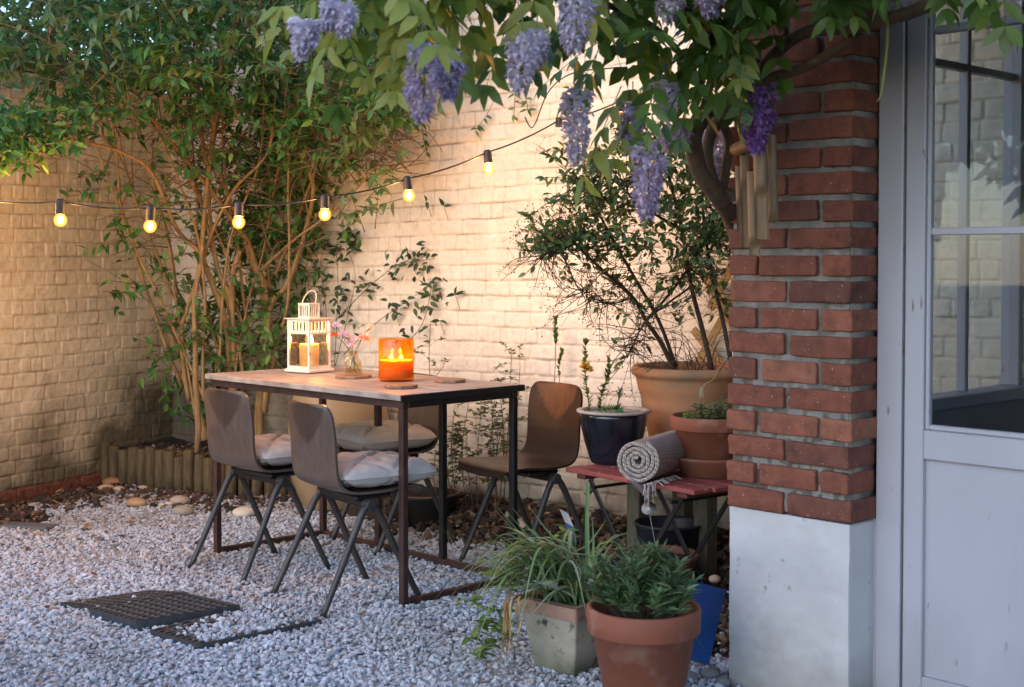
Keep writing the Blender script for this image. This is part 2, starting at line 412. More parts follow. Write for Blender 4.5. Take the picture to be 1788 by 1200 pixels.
# ================================================================ painted brick walls
def wallmat(name, c1, c2, dirt, plinth):
    m, nt, out, nd, lk = newmat(name)
    tc = nd('TexCoord'); co_ = tc.outputs['Object']
    n1 = nd('TexNoise', Scale=2.2, Detail=7.0, Roughness=.62); lk(co_, n1.inputs[0]); r1 = ramp(nd, [(.36, c2), (.62, c1)]); lk(n1.outputs['Fac'], r1.inputs[0])
    n2 = nd('TexNoise', Scale=26.0, Detail=6.0, Roughness=.7); lk(co_, n2.inputs[0]); r2 = ramp(nd, [(.30, (.70, .66, .6)), (.5, (1, 1, 1))]); lk(n2.outputs['Fac'], r2.inputs[0])
    mu = nd('MixRGB', blend_type='MULTIPLY'); mu.inputs[0].default_value = .55; lk(r1.outputs[0], mu.inputs[1]); lk(r2.outputs[0], mu.inputs[2])
    at_ = nd('Attribute', attribute_name='tone')
    nj = nd('TexNoise', Scale=7.0, Detail=3.0); lk(co_, nj.inputs[0]); rj = ramp(nd, [(.36, (.04, .04, .04)), (.60, (.9, .9, .9))]); lk(nj.outputs['Fac'], rj.inputs[0])
    mj = nd('Math', operation='MULTIPLY'); lk(at_.outputs['Fac'], mj.inputs[0]); lk(rj.outputs[0], mj.inputs[1])
    md = nd('MixRGB'); lk(mj.outputs[0], md.inputs[0]); lk(mu.outputs[0], md.inputs[1]); md.inputs[2].default_value = rgb(dirt)
    sx = nd('SeparateXYZ'); lk(co_, sx.inputs[0])
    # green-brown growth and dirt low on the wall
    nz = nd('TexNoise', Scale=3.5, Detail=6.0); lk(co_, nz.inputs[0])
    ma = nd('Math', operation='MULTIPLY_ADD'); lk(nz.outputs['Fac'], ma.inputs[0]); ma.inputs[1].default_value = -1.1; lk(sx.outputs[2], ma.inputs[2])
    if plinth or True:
        # shade and stain painted into the colour, low in the corner behind the logs
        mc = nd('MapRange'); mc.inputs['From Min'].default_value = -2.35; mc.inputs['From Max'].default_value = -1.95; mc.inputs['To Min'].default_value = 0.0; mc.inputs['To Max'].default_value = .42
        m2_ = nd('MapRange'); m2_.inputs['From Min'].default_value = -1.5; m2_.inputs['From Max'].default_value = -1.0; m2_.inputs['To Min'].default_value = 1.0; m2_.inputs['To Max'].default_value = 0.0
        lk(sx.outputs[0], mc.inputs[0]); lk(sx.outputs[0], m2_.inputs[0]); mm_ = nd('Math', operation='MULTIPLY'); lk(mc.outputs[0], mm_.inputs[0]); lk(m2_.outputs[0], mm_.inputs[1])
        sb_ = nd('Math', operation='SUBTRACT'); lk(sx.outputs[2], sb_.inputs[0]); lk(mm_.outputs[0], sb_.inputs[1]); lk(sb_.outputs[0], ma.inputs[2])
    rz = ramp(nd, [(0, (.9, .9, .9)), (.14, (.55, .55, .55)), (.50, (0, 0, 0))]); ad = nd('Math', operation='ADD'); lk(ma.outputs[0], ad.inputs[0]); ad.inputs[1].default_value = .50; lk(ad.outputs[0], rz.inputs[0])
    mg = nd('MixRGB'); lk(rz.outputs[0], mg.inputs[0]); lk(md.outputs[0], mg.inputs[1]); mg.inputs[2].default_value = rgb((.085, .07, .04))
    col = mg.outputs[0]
    if plinth:
        np_ = nd('TexNoise', Scale=9.0, Detail=4.0); lk(co_, np_.inputs[0])
        mp = nd('Math', operation='MULTIPLY_ADD'); lk(np_.outputs['Fac'], mp.inputs[0]); mp.inputs[1].default_value = .05; lk(sx.outputs[2], mp.inputs[2])
        lt = nd('Math', operation='LESS_THAN'); lk(mp.outputs[0], lt.inputs[0]); lt.inputs[1].default_value = .095
        rb = ramp(nd, [(.3, (.05, .025, .016)), (.6, (.22, .085, .05))]); lk(n2.outputs['Fac'], rb.inputs[0])
        mm = nd('MixRGB'); lk(lt.outputs[0], mm.inputs[0]); lk(col, mm.inputs[1]); lk(rb.outputs[0], mm.inputs[2]); col = mm.outputs[0]
    b = nd('BsdfPrincipled', Roughness=.62); lk(col, b.inputs['Base Color']); b.inputs['Specular IOR Level'].default_value = .3
    nb = nd('TexNoise', Scale=85.0, Detail=6.0, Roughness=.7); lk(co_, nb.inputs[0]); bp = nd('Bump', Strength=.5, Distance=.0022); lk(nb.outputs['Fac'], bp.inputs['Height']); lk(bp.outputs[0], b.inputs['Normal'])
    lk(b.outputs[0], out.inputs[0]); return m
def brickwall(name, p0, d, nrm2, L, z1, tilt, mat, label, res=.0052, seed=0):
    CO, ST = .0727, .1455
    nu, nv = int(L/res), int((z1+.05)/res)
    u = np.linspace(0, L, nu)[:, None]; v = np.linspace(-.05, z1, nv)[None]
    u, v = np.broadcast_arrays(u, v)
    vv = v+tilt*u+.0045*vn(u*2.3, v*2.3, 0, seed)+.0022*vn(u*9, v*9, 0, seed+1)
    row = np.floor(vv/CO); fv = vv-row*CO
    typ = (row.astype(int) % 2)
    w_ = np.where(typ == 0, ST, ST/2)
    uu = u+_h(row, 0, 0, seed+5)*.05+.003*vn(u*14, v*9, 0, seed+2)+np.where(typ == 0, 0, ST*.25)
    cidx = np.floor(uu/w_); fu = uu-cidx*w_
    wj = (_h(row, cidx, 1, seed+6)-.5)*.010; fu = fu+np.where(fu < w_*.5, wj*0, 0)
    j = .0024*(1+.6*vn(u*5, v*5, 0, seed+3))
    du = np.minimum(fu, w_-fu)-j; dv = np.minimum(fv, CO-fv)-j
    rad = .008
    qx, qy = rad-du, rad-dv
    sdf = rad-(np.hypot(np.maximum(qx, 0), np.maximum(qy, 0))+np.minimum(np.maximum(qx, qy), 0))
    bid = _h(row, cidx, 2, seed+7)
    prof = sstep(-.0015, .0045, sdf)
    depth = .0064*(.55+.45*sstep(-.5, .4, vn(u*1.7, v*1.7, 0, seed+4)))*(.7+.6*bid)
    h = prof*depth
    h += (bid-.5)*.004*prof+((_h(row, cidx, 3, seed+8)-.5)*.05*(fu-w_/2)+(_h(row, cidx, 4, seed+9)-.5)*.09*(fv-CO/2))*prof
    h += .0016*vn(u*38, v*38, 0, seed+10)+.0010*vn(u*85, v*85, 0, seed+11)+.006*vn(u*1.1, v*1.1, 0, seed+12)
    ch = sstep(.55, .8, vn(u*17, v*17, 0, seed+13))*sstep(.012, .0, sdf); h -= ch*.004
    # the wall's heavy cracked course
    tone = np.clip((1-sstep(-.004, .004, sdf))*np.where(dv < du, 1.0, .45), 0, 1)
    X = p0[0]+d[0]*u+nrm2[0]*h; Y = p0[1]+d[1]*u+nrm2[1]*h
    G = np.stack([X, Y, v], -1)
    mb = MB(); mb.grid(G, tone)
    c = np.array(p0)+np.array(d)*L/2-np.array(nrm2)*.115
    mb.box((c[0], c[1], z1/2-.02), (L, .2, z1+.03), rz=math.atan2(d[1], d[0]))
    o = mb.build(name, mat, smooth=True)
    return tag(o, label, 'wall')
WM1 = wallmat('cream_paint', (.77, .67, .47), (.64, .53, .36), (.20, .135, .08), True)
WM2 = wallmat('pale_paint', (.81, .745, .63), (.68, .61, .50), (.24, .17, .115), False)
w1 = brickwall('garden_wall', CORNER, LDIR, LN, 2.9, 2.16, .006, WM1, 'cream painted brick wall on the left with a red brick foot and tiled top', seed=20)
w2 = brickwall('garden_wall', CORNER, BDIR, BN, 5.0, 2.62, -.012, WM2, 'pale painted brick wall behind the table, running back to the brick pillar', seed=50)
# clay tile coping on the left wall
cm = M('clay_tile', (.20, .085, .06), (.09, .045, .035), scale=14, rough=.8, bump=.3)
mb = MB(); nT = 16
for k in range(nT):
    a_ = CORNER+LDIR*(2.9*(k+.5)/nT)-LN*.06
    mb.box((a_[0], a_[1], 2.185+.006*(k % 2)), (2.9/nT+.012, .34, .022), bev=.006, M=(Matrix.Rotation(math.atan2(LDIR[1], LDIR[0]), 3, 'Z') @ Matrix.Rotation(.22+.02*R.normal(), 3, 'X')))
mb.build('coping', cm, parent=w1)
mb = MB(); a_ = CORNER+BDIR*2.5-BN*.08; mb.box((a_[0], a_[1], 2.65), (5.0, .34, .05), rz=math.atan2(BDIR[1], BDIR[0]), bev=.01); mb.build('coping', M('mortar_cap', (.55, .5, .44), scale=9, rough=.85), parent=w2)
# ================================================================ ground, soil, gravel
soil_m = M('soil', (.045, .032, .023), (.018, .013, .010), scale=22, rough=.95, bump=.9, bscale=60, bdist=.012, detail=9)
mb = MB(); n_ = 61
gx = np.sign(np.linspace(-1, 1, n_))*np.abs(np.linspace(-1, 1, n_))**2.2*60
GX, GY = np.meshgrid(gx, gx+5, indexing='ij'); mb.grid(np.stack([GX, GY, GX*0-.004], -1)); tag(mb.build('ground', soil_m), None, None, kind='structure')
# log edging line (garden side) and the raised bed behind it
EDGE = [gnd(146, 841), gnd(190, 846), gnd(240, 851), gnd(300, 858), gnd(360, 864), gnd(430, 868), gnd(500, 866), gnd(560, 855), gnd(590, 838)]
EC = curve(EDGE, 200)[:, :2]
def edge_side(x, y):
    """>0 when a point is behind the log edging"""
    P = np.stack([np.ravel(x), np.ravel(y)], -1); d2 = ((P[:, None]-EC[None, ::4])**2).sum(-1); k = d2.argmin(1)
    Q = EC[::4]; t = np.gradient(Q, axis=0); n = np.stack([-t[:, 1], t[:, 0]], -1); n = nrm(n)
    return (((P-Q[k])*n[k]).sum(-1)).reshape(np.shape(x))
gr = R.uniform
N = 215000
X = gr(-4.3, 1.9, N); Y = gr(3.0, 8.0, N)
pxs = CX+FPX*X/Y
dl, db = lwall_dist(X, Y), bwall_dist(X, Y); es = edge_side(X, Y)
rel = np.stack([X-HC[0], Y-HC[1]], -1); hs_, ht_ = rel @ HU[:2], rel @ HN[:2]
keep = (pxs > -700) & (pxs < 1500) & (dl > .06) & (db > .06) & ~((es > -.02) & (Y > 6.6) & (X < -.5)) & ~((ht_ > -.01) & (hs_ > -.46))
nz_ = vn(X*2.2, Y*2.2, 0, 3)+.5*vn(X*7, Y*7, 0, 4)
gdist = np.minimum(dl-.12-.42*(nz_+.55), 9)
bed = np.where(X > -.28, db-.50-.12*nz_, np.where(X > -.6, db-.30-.1*nz_, db-.12))
edge_soil = np.where((X < -.9), -es-.05-.10*(nz_+.4), 9)
cov = np.minimum(np.minimum(gdist, bed), edge_soil)
keep &= (gr(0, 1, N) < sstep(-.16, .07, cov))
# the gravel thins out behind the pots, in the corner beside the pillar
corner_soil = (X > .45) & (Y > 4.15) & (gr(0, 1, N) < .93); keep &= ~corner_soil
X, Y = X[keep], Y[keep]; n = len(X)
rad = np.exp(R.normal(math.log(.0080), .27, n)).clip(.0042, .0165)
Z = gr(-.004, .010, n)+.006*vn(X*3, Y*3, 0, 8)
gm, nt, out, nd, lk = newmat('limestone_chips')
g = nd('NewGeometry'); r = ramp(nd, [(0, (.22, .23, .25)), (.08, (.36, .385, .42)), (.45, (.465, .50, .555)), (.965, (.57, .60, .65)), (.982, (.46, .38, .31)), (1, (.36, .26, .19))]); lk(g.outputs['Random Per Island'], r.inputs[0])
tc = nd('TexCoord'); n1 = nd('TexNoise', Scale=90.0, Detail=4.0); lk(tc.outputs['Object'], n1.inputs[0]); hv = nd('HueSaturation'); mr = nd('MapRange'); mr.inputs['To Min'].default_value = .6; mr.inputs['To Max'].default_value = 1.3
lk(n1.outputs['Fac'], mr.inputs[0]); lk(mr.outputs[0], hv.inputs['Value']); lk(r.outputs[0], hv.inputs['Color'])
n2 = nd('TexNoise', Scale=1.3, Detail=5.0); lk(tc.outputs['Object'], n2.inputs[0]); r2 = ramp(nd, [(.36, (.75, .70, .64)), (.58, (1, 1, 1))]); lk(n2.outputs['Fac'], r2.inputs[0])
mu = nd('MixRGB', blend_type='MULTIPLY'); mu.inputs[0].default_value = .8; lk(hv.outputs[0], mu.inputs[1]); lk(r2.outputs[0], mu.inputs[2])
b = nd('BsdfPrincipled', Roughness=.8); lk(mu.outputs[0], b.inputs['Base Color']); lk(b.outputs[0], out.inputs[0])
mb = MB(); mb.blobs(np.stack([X, Y, Z], -1), rad, STONES, squash=.8); tag(mb.build('gravel', gm), 'pale grey crushed stone gravel covering the yard', None, kind='stuff')
# grey grit and dust between the chips
cs = .035; gx_, gy_ = np.meshgrid(np.arange(-4.3, 1.9, cs), np.arange(3.0, 8.0, cs), indexing='ij'); gx_, gy_ = gx_.ravel(), gy_.ravel(); mx_, my_ = gx_+cs/2, gy_+cs/2
nz_ = vn(mx_*2.2, my_*2.2, 0, 3)+.5*vn(mx_*7, my_*7, 0, 4); dl, db, es = lwall_dist(mx_, my_), bwall_dist(mx_, my_), edge_side(mx_, my_)
cv = np.minimum(np.minimum(dl-.12-.42*(nz_+.55), np.where(mx_ > -.28, db-.50-.12*nz_, np.where(mx_ > -.6, db-.30-.1*nz_, db-.12))), np.where(mx_ < -.9, -es-.05-.10*(nz_+.4), 9)); rel = np.stack([mx_-HC[0], my_-HC[1]], -1)
ok_ = (cv > .03) & ~((es > -.02) & (my_ > 6.6) & (mx_ < -.5)) & ~((rel @ HN[:2] > -.02) & (rel @ HU[:2] > -.46)) & ~((mx_ > .45) & (my_ > 4.15)); gx_, gy_ = gx_[ok_], gy_[ok_]; n = len(gx_)
V = np.stack([np.stack([gx_+a*cs, gy_+b_*cs, 0*gx_+.0005], -1) for a, b_ in ((0, 0), (1, 0), (1, 1), (0, 1))], 1).reshape(-1, 3); mb = MB(); mb.add(V, np.arange(4*n).reshape(-1, 4)); tag(mb.build('grit', M('stone_grit', (.34, .36, .39), (.19, .20, .215), scale=70, rough=.95, bump=.9, bscale=160, bdist=.006)), 'grey grit and stone dust between the gravel chips', None, kind='stuff')
# raised soil bed behind the logs, soil strip under the back wall
mb = MB(); us = np.linspace(0, 1, 60); vs_ = np.linspace(0, 1, 24)
Pe = EC[(us*199).astype(int)]
back = []
for p in Pe:
    q = p.copy(); r_ = nrm(p); k = wall_depth(CX+FPX*p[0]/p[1])/p[1]; back.append(p*k*1.01)
back = np.array(back)
G = Pe[:, None]*(1-vs_[None, :, None])+back[:, None]*vs_[None, :, None]
zz = .15+.05*vs_[None]+.02*vn(G[..., 0]*6, G[..., 1]*6, 0, 31)+.012*vn(G[..., 0]*22, G[..., 1]*22, 0, 32)
mb.grid(np.concatenate([G, zz[..., None]], -1)); tag(mb.build('soil_bed', soil_m, smooth=True), 'dark raised soil bed behind the log edging', None, kind='structure')
mb = MB(); us = np.linspace(1.55, 4.0, 90)
G = []
for t in np.linspace(0, 1, 26):
    q = CORNER[None]+BDIR[None]*us[:, None]+BN[None]*(t*.62+.0)
    z = .11*(1-t)**1.3-.012+.02*vn(q[:, 0]*8, q[:, 1]*8, 0, 41)*(1-t)+.012*vn(q[:, 0]*25, q[:, 1]*25, 0, 42)*(1-t)
    G.append(np.concatenate([q, z[:, None]], 1))
mb.grid(np.array(G).transpose(1, 0, 2)); tag(mb.build('soil_strip', soil_m, smooth=True), 'strip of dark earth under the back wall', None, kind='structure')
# clods and bark on the soil
n = 5200; P = []
while len(P) < n:
    if R.random() < .5:
        x, y = gr(-2.6, -.9), gr(6.2, 7.7)
        if lwall_dist(x, y) < .03: continue
        e = edge_side(np.array([x]), np.array([y]))[0]; z = .0
        if e > 0.04:
            if bwall_dist(x, y) < .05: continue
            z = .17
        elif e > -.04: continue
        elif min(lwall_dist(x, y)-.32, -e-.22)+.15*R.normal() > 0: continue
    else:
        x, y = gr(-.6, 1.15), gr(4.2, 6.9); d_ = bwall_dist(x, y)
        if d_ < .03 or (d_ > .56+.1*R.normal() and not (x > .45 and y > 4.15)): continue
        z = max(.0, .10*(1-d_/.62)); rl = np.array([x-HC[0], y-HC[1]])
        if rl @ HN[:2] > -.03 and rl @ HU[:2] > -.46: continue
    P.append((x, y, z+.004))
P = np.array(P)
bk, nt, out, nd, lk = newmat('bark_and_clods'); g = nd('NewGeometry'); r = ramp(nd, [(0, (.02, .014, .01)), (.5, (.05, .033, .022)), (.8, (.12, .07, .04)), (.93, (.20, .12, .07)), (1, (.42, .36, .30))]); lk(g.outputs['Random Per Island'], r.inputs[0]); b = nd('BsdfPrincipled', Roughness=.9); lk(r.outputs[0], b.inputs[0]); lk(b.outputs[0], out.inputs[0])
mb = MB(); mb.blobs(P, np.exp(R.normal(math.log(.011), .45, n)).clip(.004, .03), STONES); tag(mb.build('bark_mulch', bk), 'dark clods and bark chips on the soil beds', None, kind='stuff')
# ================================================================ brick pillar
brick_m, nt, out, nd, lk = newmat('red_brick')
tc = nd('TexCoord'); g = nd('NewGeometry'); r = ramp(nd, [(0, (.105, .038, .026)), (.25, (.17, .053, .031)), (.7, (.205, .064, .036)), (1, (.26, .10, .058))]); lk(g.outputs['Random Per Island'], r.inputs[0])
n1 = nd('TexNoise', Scale=24.0, Detail=7.0, Roughness=.65); lk(tc.outputs['Object'], n1.inputs[0]); r1 = ramp(nd, [(.3, (.55, .5, .5)), (.6, (1.1, 1.05, 1))]); lk(n1.outputs['Fac'], r1.inputs[0])
mu = nd('MixRGB', blend_type='MULTIPLY'); mu.inputs[0].default_value = .9; lk(r.outputs[0], mu.inputs[1]); lk(r1.outputs[0], mu.inputs[2])
n2 = nd('TexNoise', Scale=160.0, Detail=2.0); lk(tc.outputs['Object'], n2.inputs[0]); r2 = ramp(nd, [(.70, (0, 0, 0)), (.76, (1, 1, 1))]); lk(n2.outputs['Fac'], r2.inputs[0])
mx = nd('MixRGB'); lk(r2.outputs[0], mx.inputs[0]); lk(mu.outputs[0], mx.inputs[1]); mx.inputs[2].default_value = (.5, .38, .32, 1)
b = nd('BsdfPrincipled', Roughness=.78); lk(mx.outputs[0], b.inputs[0]); nb = nd('TexNoise', Scale=110.0, Detail=5.0); lk(tc.outputs['Object'], nb.inputs[0]); bp = nd('Bump', Strength=.55, Distance=.003); lk(nb.outputs['Fac'], bp.inputs['Height']); lk(bp.outputs[0], b.inputs['Normal']); lk(b.outputs[0], out.inputs[0])
mort_m = M('grey_mortar', (.25, .232, .21), (.15, .14, .125), scale=22, rough=.9, bump=.6, bscale=120, bdist=.003)
plast_m = M('white_render', (.52, .52, .53), (.43, .43, .435), scale=3.6, rough=.75, bump=.35, bscale=34, bdist=.002, lo=.32, hi=.62, detail=9, spots=((.30, .285, .26), 30, .68, .76)); base_dirt(plast_m, 0, .22, (.20, .18, .15), .65)
pil = thing('brick_pillar', 'red brick pillar standing on a white rendered base beside the door', 'pillar', hp(-.2, .06, 0))
bm_ = MB(); z = .522; k = 0
while z < 2.42:
    hz = .0285+R.normal()*.0008
    if k % 2 == 0: segs = [(-.400, -.211), (-.196, 0.0)]
    else: segs = [(-.400, -.306), (-.292, -.106), (-.090, 0.0)]
    for (a_, e_) in segs:
        a2, e2 = a_+R.normal()*.0025, e_+R.normal()*.0020
        pr = R.normal()*.0022; dd = .105 if e_ < -.01 else .135
        brickbox(bm_, hp((a2+e2)/2, dd/2-.004+pr, z+.0275+R.normal()*.0012), ((e2-a2)/2, dd/2, hz), HU, HN, rnd=.0045, nz=.0026, seed=k*7+int(-a_*100))
    z += .0727; k += 1
bm_.build('brickwork', brick_m, parent=pil, smooth=True)
mb = MB(); mz = np.linspace(.524, 2.42, 230); ms = np.linspace(-.393, -.005, 56)
A_, B_ = np.meshgrid(ms, mz, indexing='ij'); q = hp(0, 0, 0)[None, None]+HU*A_[..., None]+HN*(.0095+.003*vn(A_*60, B_*60, 0, 77)+.002*vn(A_*14, B_*14, 0, 78))[..., None]; q[..., 2] = B_; mb.grid(q)
mt_ = np.linspace(.004, .135, 20); A_, B_ = np.meshgrid(mt_, mz, indexing='ij'); q = hp(-.0095, 0, 0)[None, None]+HN*A_[..., None]+HU*(.0025*vn(A_*60, B_*60, 0, 79))[..., None]; q[..., 2] = B_; mb.grid(q)
mb.box(hp(-.2, .075, 1.475), (.385, .13, 1.9), rz=HRZ)
mb.build('mortar', mort_m, parent=pil, smooth=True)
mb = MB(); zz_ = np.concatenate([np.linspace(-.05, .516, 60)]); ss_ = np.linspace(-.398, -.0055, 40)
A_, B_ = np.meshgrid(ss_, zz_, indexing='ij'); q = hp(0, 0, 0)[None, None]+HU*A_[..., None]+HN*(.004+.0016*vn(A_*9, B_*9, 0, 80)+.0012*vn(A_*40, B_*40, 0, 81))[..., None]; q[..., 2] = B_; mb.grid(q)
mb.box(hp(-.2019, .0735, .233), (.3925, .134, .566), rz=HRZ, bev=.004); mb.build('plinth', plast_m, parent=pil, smooth=False)
# ================================================================ door
paint = M('white_gloss', (.40, .40, .45), (.345, .345, .39), scale=2.2, rough=.42, bump=.22, bscale=70, bdist=.0012, stretch=(1, 1, .25), spots=((.14, .11, .09), 38, .68, .74)); base_dirt(paint, -.05, .35, (.22, .21, .21), .5, 5)
joint_m = M('brown_gap', (.12, .085, .07), rough=.8)
door = thing('garden_door', 'white glazed garden door with a solid lower panel, right of the brick pillar', 'door', hp(.5, .14, 0))
def hbox(mb, s0, s1, t0, t1, z0, z1, bev=.003): mb.box(hp((s0+s1)/2, (t0+t1)/2, (z0+z1)/2), (s1-s0, t1-t0, z1-z0), rz=HRZ, bev=bev)
mb = MB(); hbox(mb, .003, .077, .118, .20, 0, 2.40); hbox(mb, -.012, .012, .125, .16, 0, .52, .002); hbox(mb, .077, .96, .118, .2, 2.36, 2.44); hbox(mb, .96, 1.03, .118, .2, 0, 2.44); mb.build('frame', paint, parent=door)
mb = MB(); hbox(mb, .0772, .0835, .131, .19, 0.01, 2.355, 0); mb.build('seal', joint_m, parent=door)
leaf = MB(); hbox(leaf, .084, .140, .121, .17, .02, 2.35); hbox(leaf, .895, .953, .121, .17, .02, 2.35); hbox(leaf, .1402, .8948, .122, .17, .695, .772); hbox(leaf, .1402, .8948, .122, .17, .02, .12); hbox(leaf, .1402, .8948, .122, .17, 2.27, 2.349)
leaf.build('leaf', paint, parent=door)
mb = MB(); hbox(mb, .1405, .8945, .138, .160, .118, .697, 0); pn = mb.build('panel', paint, parent=door)
mb = MB()
for (a_, e_, z0, z1) in ((.1405, .152, .772, 2.27), (.883, .8945, .772, 2.27)): hbox(mb, a_, e_, .129, .150, z0, z1)
hbox(mb, .1525, .8825, .129, .150, .7725, .786); mb.build('glazing_bead', paint, parent=door)
for z in (1.292, 1.815):
    mb = MB(); hbox(mb, .1525, .8825, .130, .158, z-.010, z+.010); mb.build('glazing_bar', paint, parent=door)
mb = MB(); hbox(mb, .1405, .8945, .1425, .1455, .775, 2.269, 0); mb.build('pane', glassmat('door_glass', (.86, .89, .90), refl=1.0), parent=door)
# ================================================================ veranda behind the door: side window, low wall, room, unseen roof
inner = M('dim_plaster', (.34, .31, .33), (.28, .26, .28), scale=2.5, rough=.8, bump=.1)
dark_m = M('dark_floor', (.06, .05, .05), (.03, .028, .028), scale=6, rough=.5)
ver = thing('veranda', 'dim veranda seen through the door glass, under an unseen flat roof drawn out for shade', 'veranda', hp(.8, 1.5, 0))
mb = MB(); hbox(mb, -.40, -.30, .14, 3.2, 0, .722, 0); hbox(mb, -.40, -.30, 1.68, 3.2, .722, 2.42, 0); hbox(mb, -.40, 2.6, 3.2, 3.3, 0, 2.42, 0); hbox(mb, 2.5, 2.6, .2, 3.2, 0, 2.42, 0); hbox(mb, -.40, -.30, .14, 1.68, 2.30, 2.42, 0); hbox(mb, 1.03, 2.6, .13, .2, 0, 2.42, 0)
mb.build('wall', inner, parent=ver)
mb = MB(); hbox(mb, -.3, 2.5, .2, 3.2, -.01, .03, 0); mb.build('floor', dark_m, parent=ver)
mb = MB(); hbox(mb, -.80, 2.7, -.90, 3.4, 2.445, 2.56, .01); mb.build('roof', M('unseen_roof_board', (.22, .2, .19), scale=3, rough=.8), parent=ver)  # roof out of view, its overhang drawn out to shade the pillar top
win = MB(); gl = MB()
for t in (.24, 1.62): hbox(win, -.385, -.315, t-.035, t+.035, .765, 2.30)
hbox(win, -.385, -.315, .275, 1.585, 2.235, 2.30); hbox(win, -.39, -.285, .16, 1.675, .7225, .7645); hbox(win, -.37, -.335, 1.235, 1.258, .765, 2.234); hbox(win, -.37, -.335, .75, .773, .765, 2.234); hbox(win, -.368, -.337, .276, 1.584, 1.86, 1.885)
wn = win.build('window_frame', paint, parent=ver)
hbox(gl, -.353, -.350, .275, 1.585, .765, 2.235, 0); gl.build('pane', glassmat('window_glass', (.92, .94, .94), refl=.6), parent=wn)
# ================================================================ table
wood_top, nt, out, nd, lk = newmat('weathered_boards')
tc = nd('TexCoord'); mp = nd('Mapping'); mp.inputs['Scale'].default_value = (1.6, 16, 10); lk(tc.outputs['Object'], mp.inputs[0])
n1 = nd('TexNoise', Scale=2.2, Detail=9.0, Roughness=.68); lk(mp.outputs[0], n1.inputs[0]); r1 = ramp(nd, [(.25, (.18, .15, .14)), (.5, (.35, .30, .285)), (.75, (.50, .445, .425))]); lk(n1.outputs['Fac'], r1.inputs[0])
n3 = nd('TexNoise', Scale=5.0, Detail=4.0); lk(tc.outputs['Object'], n3.inputs[0]); r3 = ramp(nd, [(.35, (.72, .68, .66)), (.6, (1.05, 1, 1))]); lk(n3.outputs['Fac'], r3.inputs[0])
mu = nd('MixRGB', blend_type='MULTIPLY'); mu.inputs[0].default_value = .8; lk(r1.outputs[0], mu.inputs[1]); lk(r3.outputs[0], mu.inputs[2])
b = nd('BsdfPrincipled', Roughness=.55); lk(mu.outputs[0], b.inputs[0]); bp = nd('Bump', Strength=.35, Distance=.003); lk(n1.outputs['Fac'], bp.inputs['Height']); lk(bp.outputs[0], b.inputs['Normal']); lk(b.outputs[0], out.inputs[0])
edge_wood = M('worn_edge', (.36, .33, .30), (.17, .15, .135), scale=11, stretch=(1, 1, 1), rough=.7, bump=.4, bscale=30)
rust = M('rusty_steel', (.085, .040, .032), (.040, .022, .019), scale=18, rough=.5, bump=.2, metallic=.35)
black = M('black_steel', (.022, .019, .018), (.012, .011, .011), scale=20, rough=.42, bump=.1, metallic=.3)
TB = np.array([-.373, 4.60, 0]); TR = 2.343
ex, ey = np.array([math.cos(TR), math.sin(TR), 0]), np.array([math.sin(TR), -math.cos(TR), 0])   # ex along the length (away left), ey across (away right)
TL, TW, TZ = 1.256, .595, .75
TBc = at(702, 690, 1.0); TB = gnd(702, 690, TZ); TB[2] = 0
tab = thing('dining_table', 'long wooden table on a rusty steel frame, lantern and candle on it', 'table', TB+ex*TL/2+ey*TW/2, TR)
def tl(x, y, z): return np.array([x-TL/2, -(y-TW/2), z])   # local: x along ex from the near corner, y across
mb = MB(); nb_ = 5
for k in range(nb_):
    y0, y1 = TW*k/nb_+.0008, TW*(k+1)/nb_-.0008
    c = (tl(.004, y0, TZ)+tl(TL-.002, y1, TZ))/2; mb.box((c[0], c[1], TZ-.010-.0006*(k % 2)), (TL-.006, y1-y0, .0195), bev=.002)
mb.build('tabletop', wood_top, parent=tab, local=True)
mb = MB(); nL = 120; xs = np.linspace(0, TL, nL)
c = tl(TL/2, -.0045, TZ-.0112); mb.box(c, (TL, .008, .0205), bev=.002); mb.build('front_edge', edge_wood, parent=tab, local=True)
mb = MB(); c = tl(-.003, TW/2-.004, TZ-.013); mb.box(c, (.006, TW+.008, .024), bev=.0015); mb.build('end_edge', black, parent=tab, local=True)
I = .016; S = .026
def lbar(name, x0, y0, z0, x1, y1, z1, m=rust, w=S, d=S, bev=.0025):
    mb = MB(); p, q = tl(x0, y0, z0), tl(x1, y1, z1)
    mb.bar(p, q, w, d, up=(0, 0, 1) if abs(z1-z0) < .01 else (0, 1, 0), bev=bev); return mb.build(name, m, parent=tab, local=True)
h_ = S/2; zt = TZ-.024
for (x, y, m) in ((I+h_, I+h_, rust), (TL-I-h_, I+h_, rust), (I+h_, TW-I-h_, black), (TL-I-h_, TW-I-h_, rust)): lbar('leg', x, y, -.01, x, y, zt-S, m)
for x, m in ((.43, black), (.84, rust)): lbar('leg', x, TW-I-h_, S+.003, x, TW-I-h_, zt-S-.001, m)
lbar('rail', I, I+h_, zt-h_, TL-I, I+h_, zt-h_); lbar('rail', I, TW-I-h_, zt-h_, TL-I, TW-I-h_, zt-h_, rust)
lbar('rail', I+h_, I+S+.001, zt-h_, I+h_, TW-I-S-.001, zt-h_, black); lbar('rail', TL-I-h_, I+S+.001, zt-h_, TL-I-h_, TW-I-S-.001, zt-h_)
lbar('floor_rail', I+S+.001, TW-I-h_, .015, TL-I-S-.001, TW-I-h_, .015); lbar('floor_rail', I+h_, I+S+.001, .015, I+h_, TW-I-S-.001, .015); lbar('floor_rail', TL-I-h_, I+S+.001, .015, TL-I-h_, TW-I-S-.001, .015)
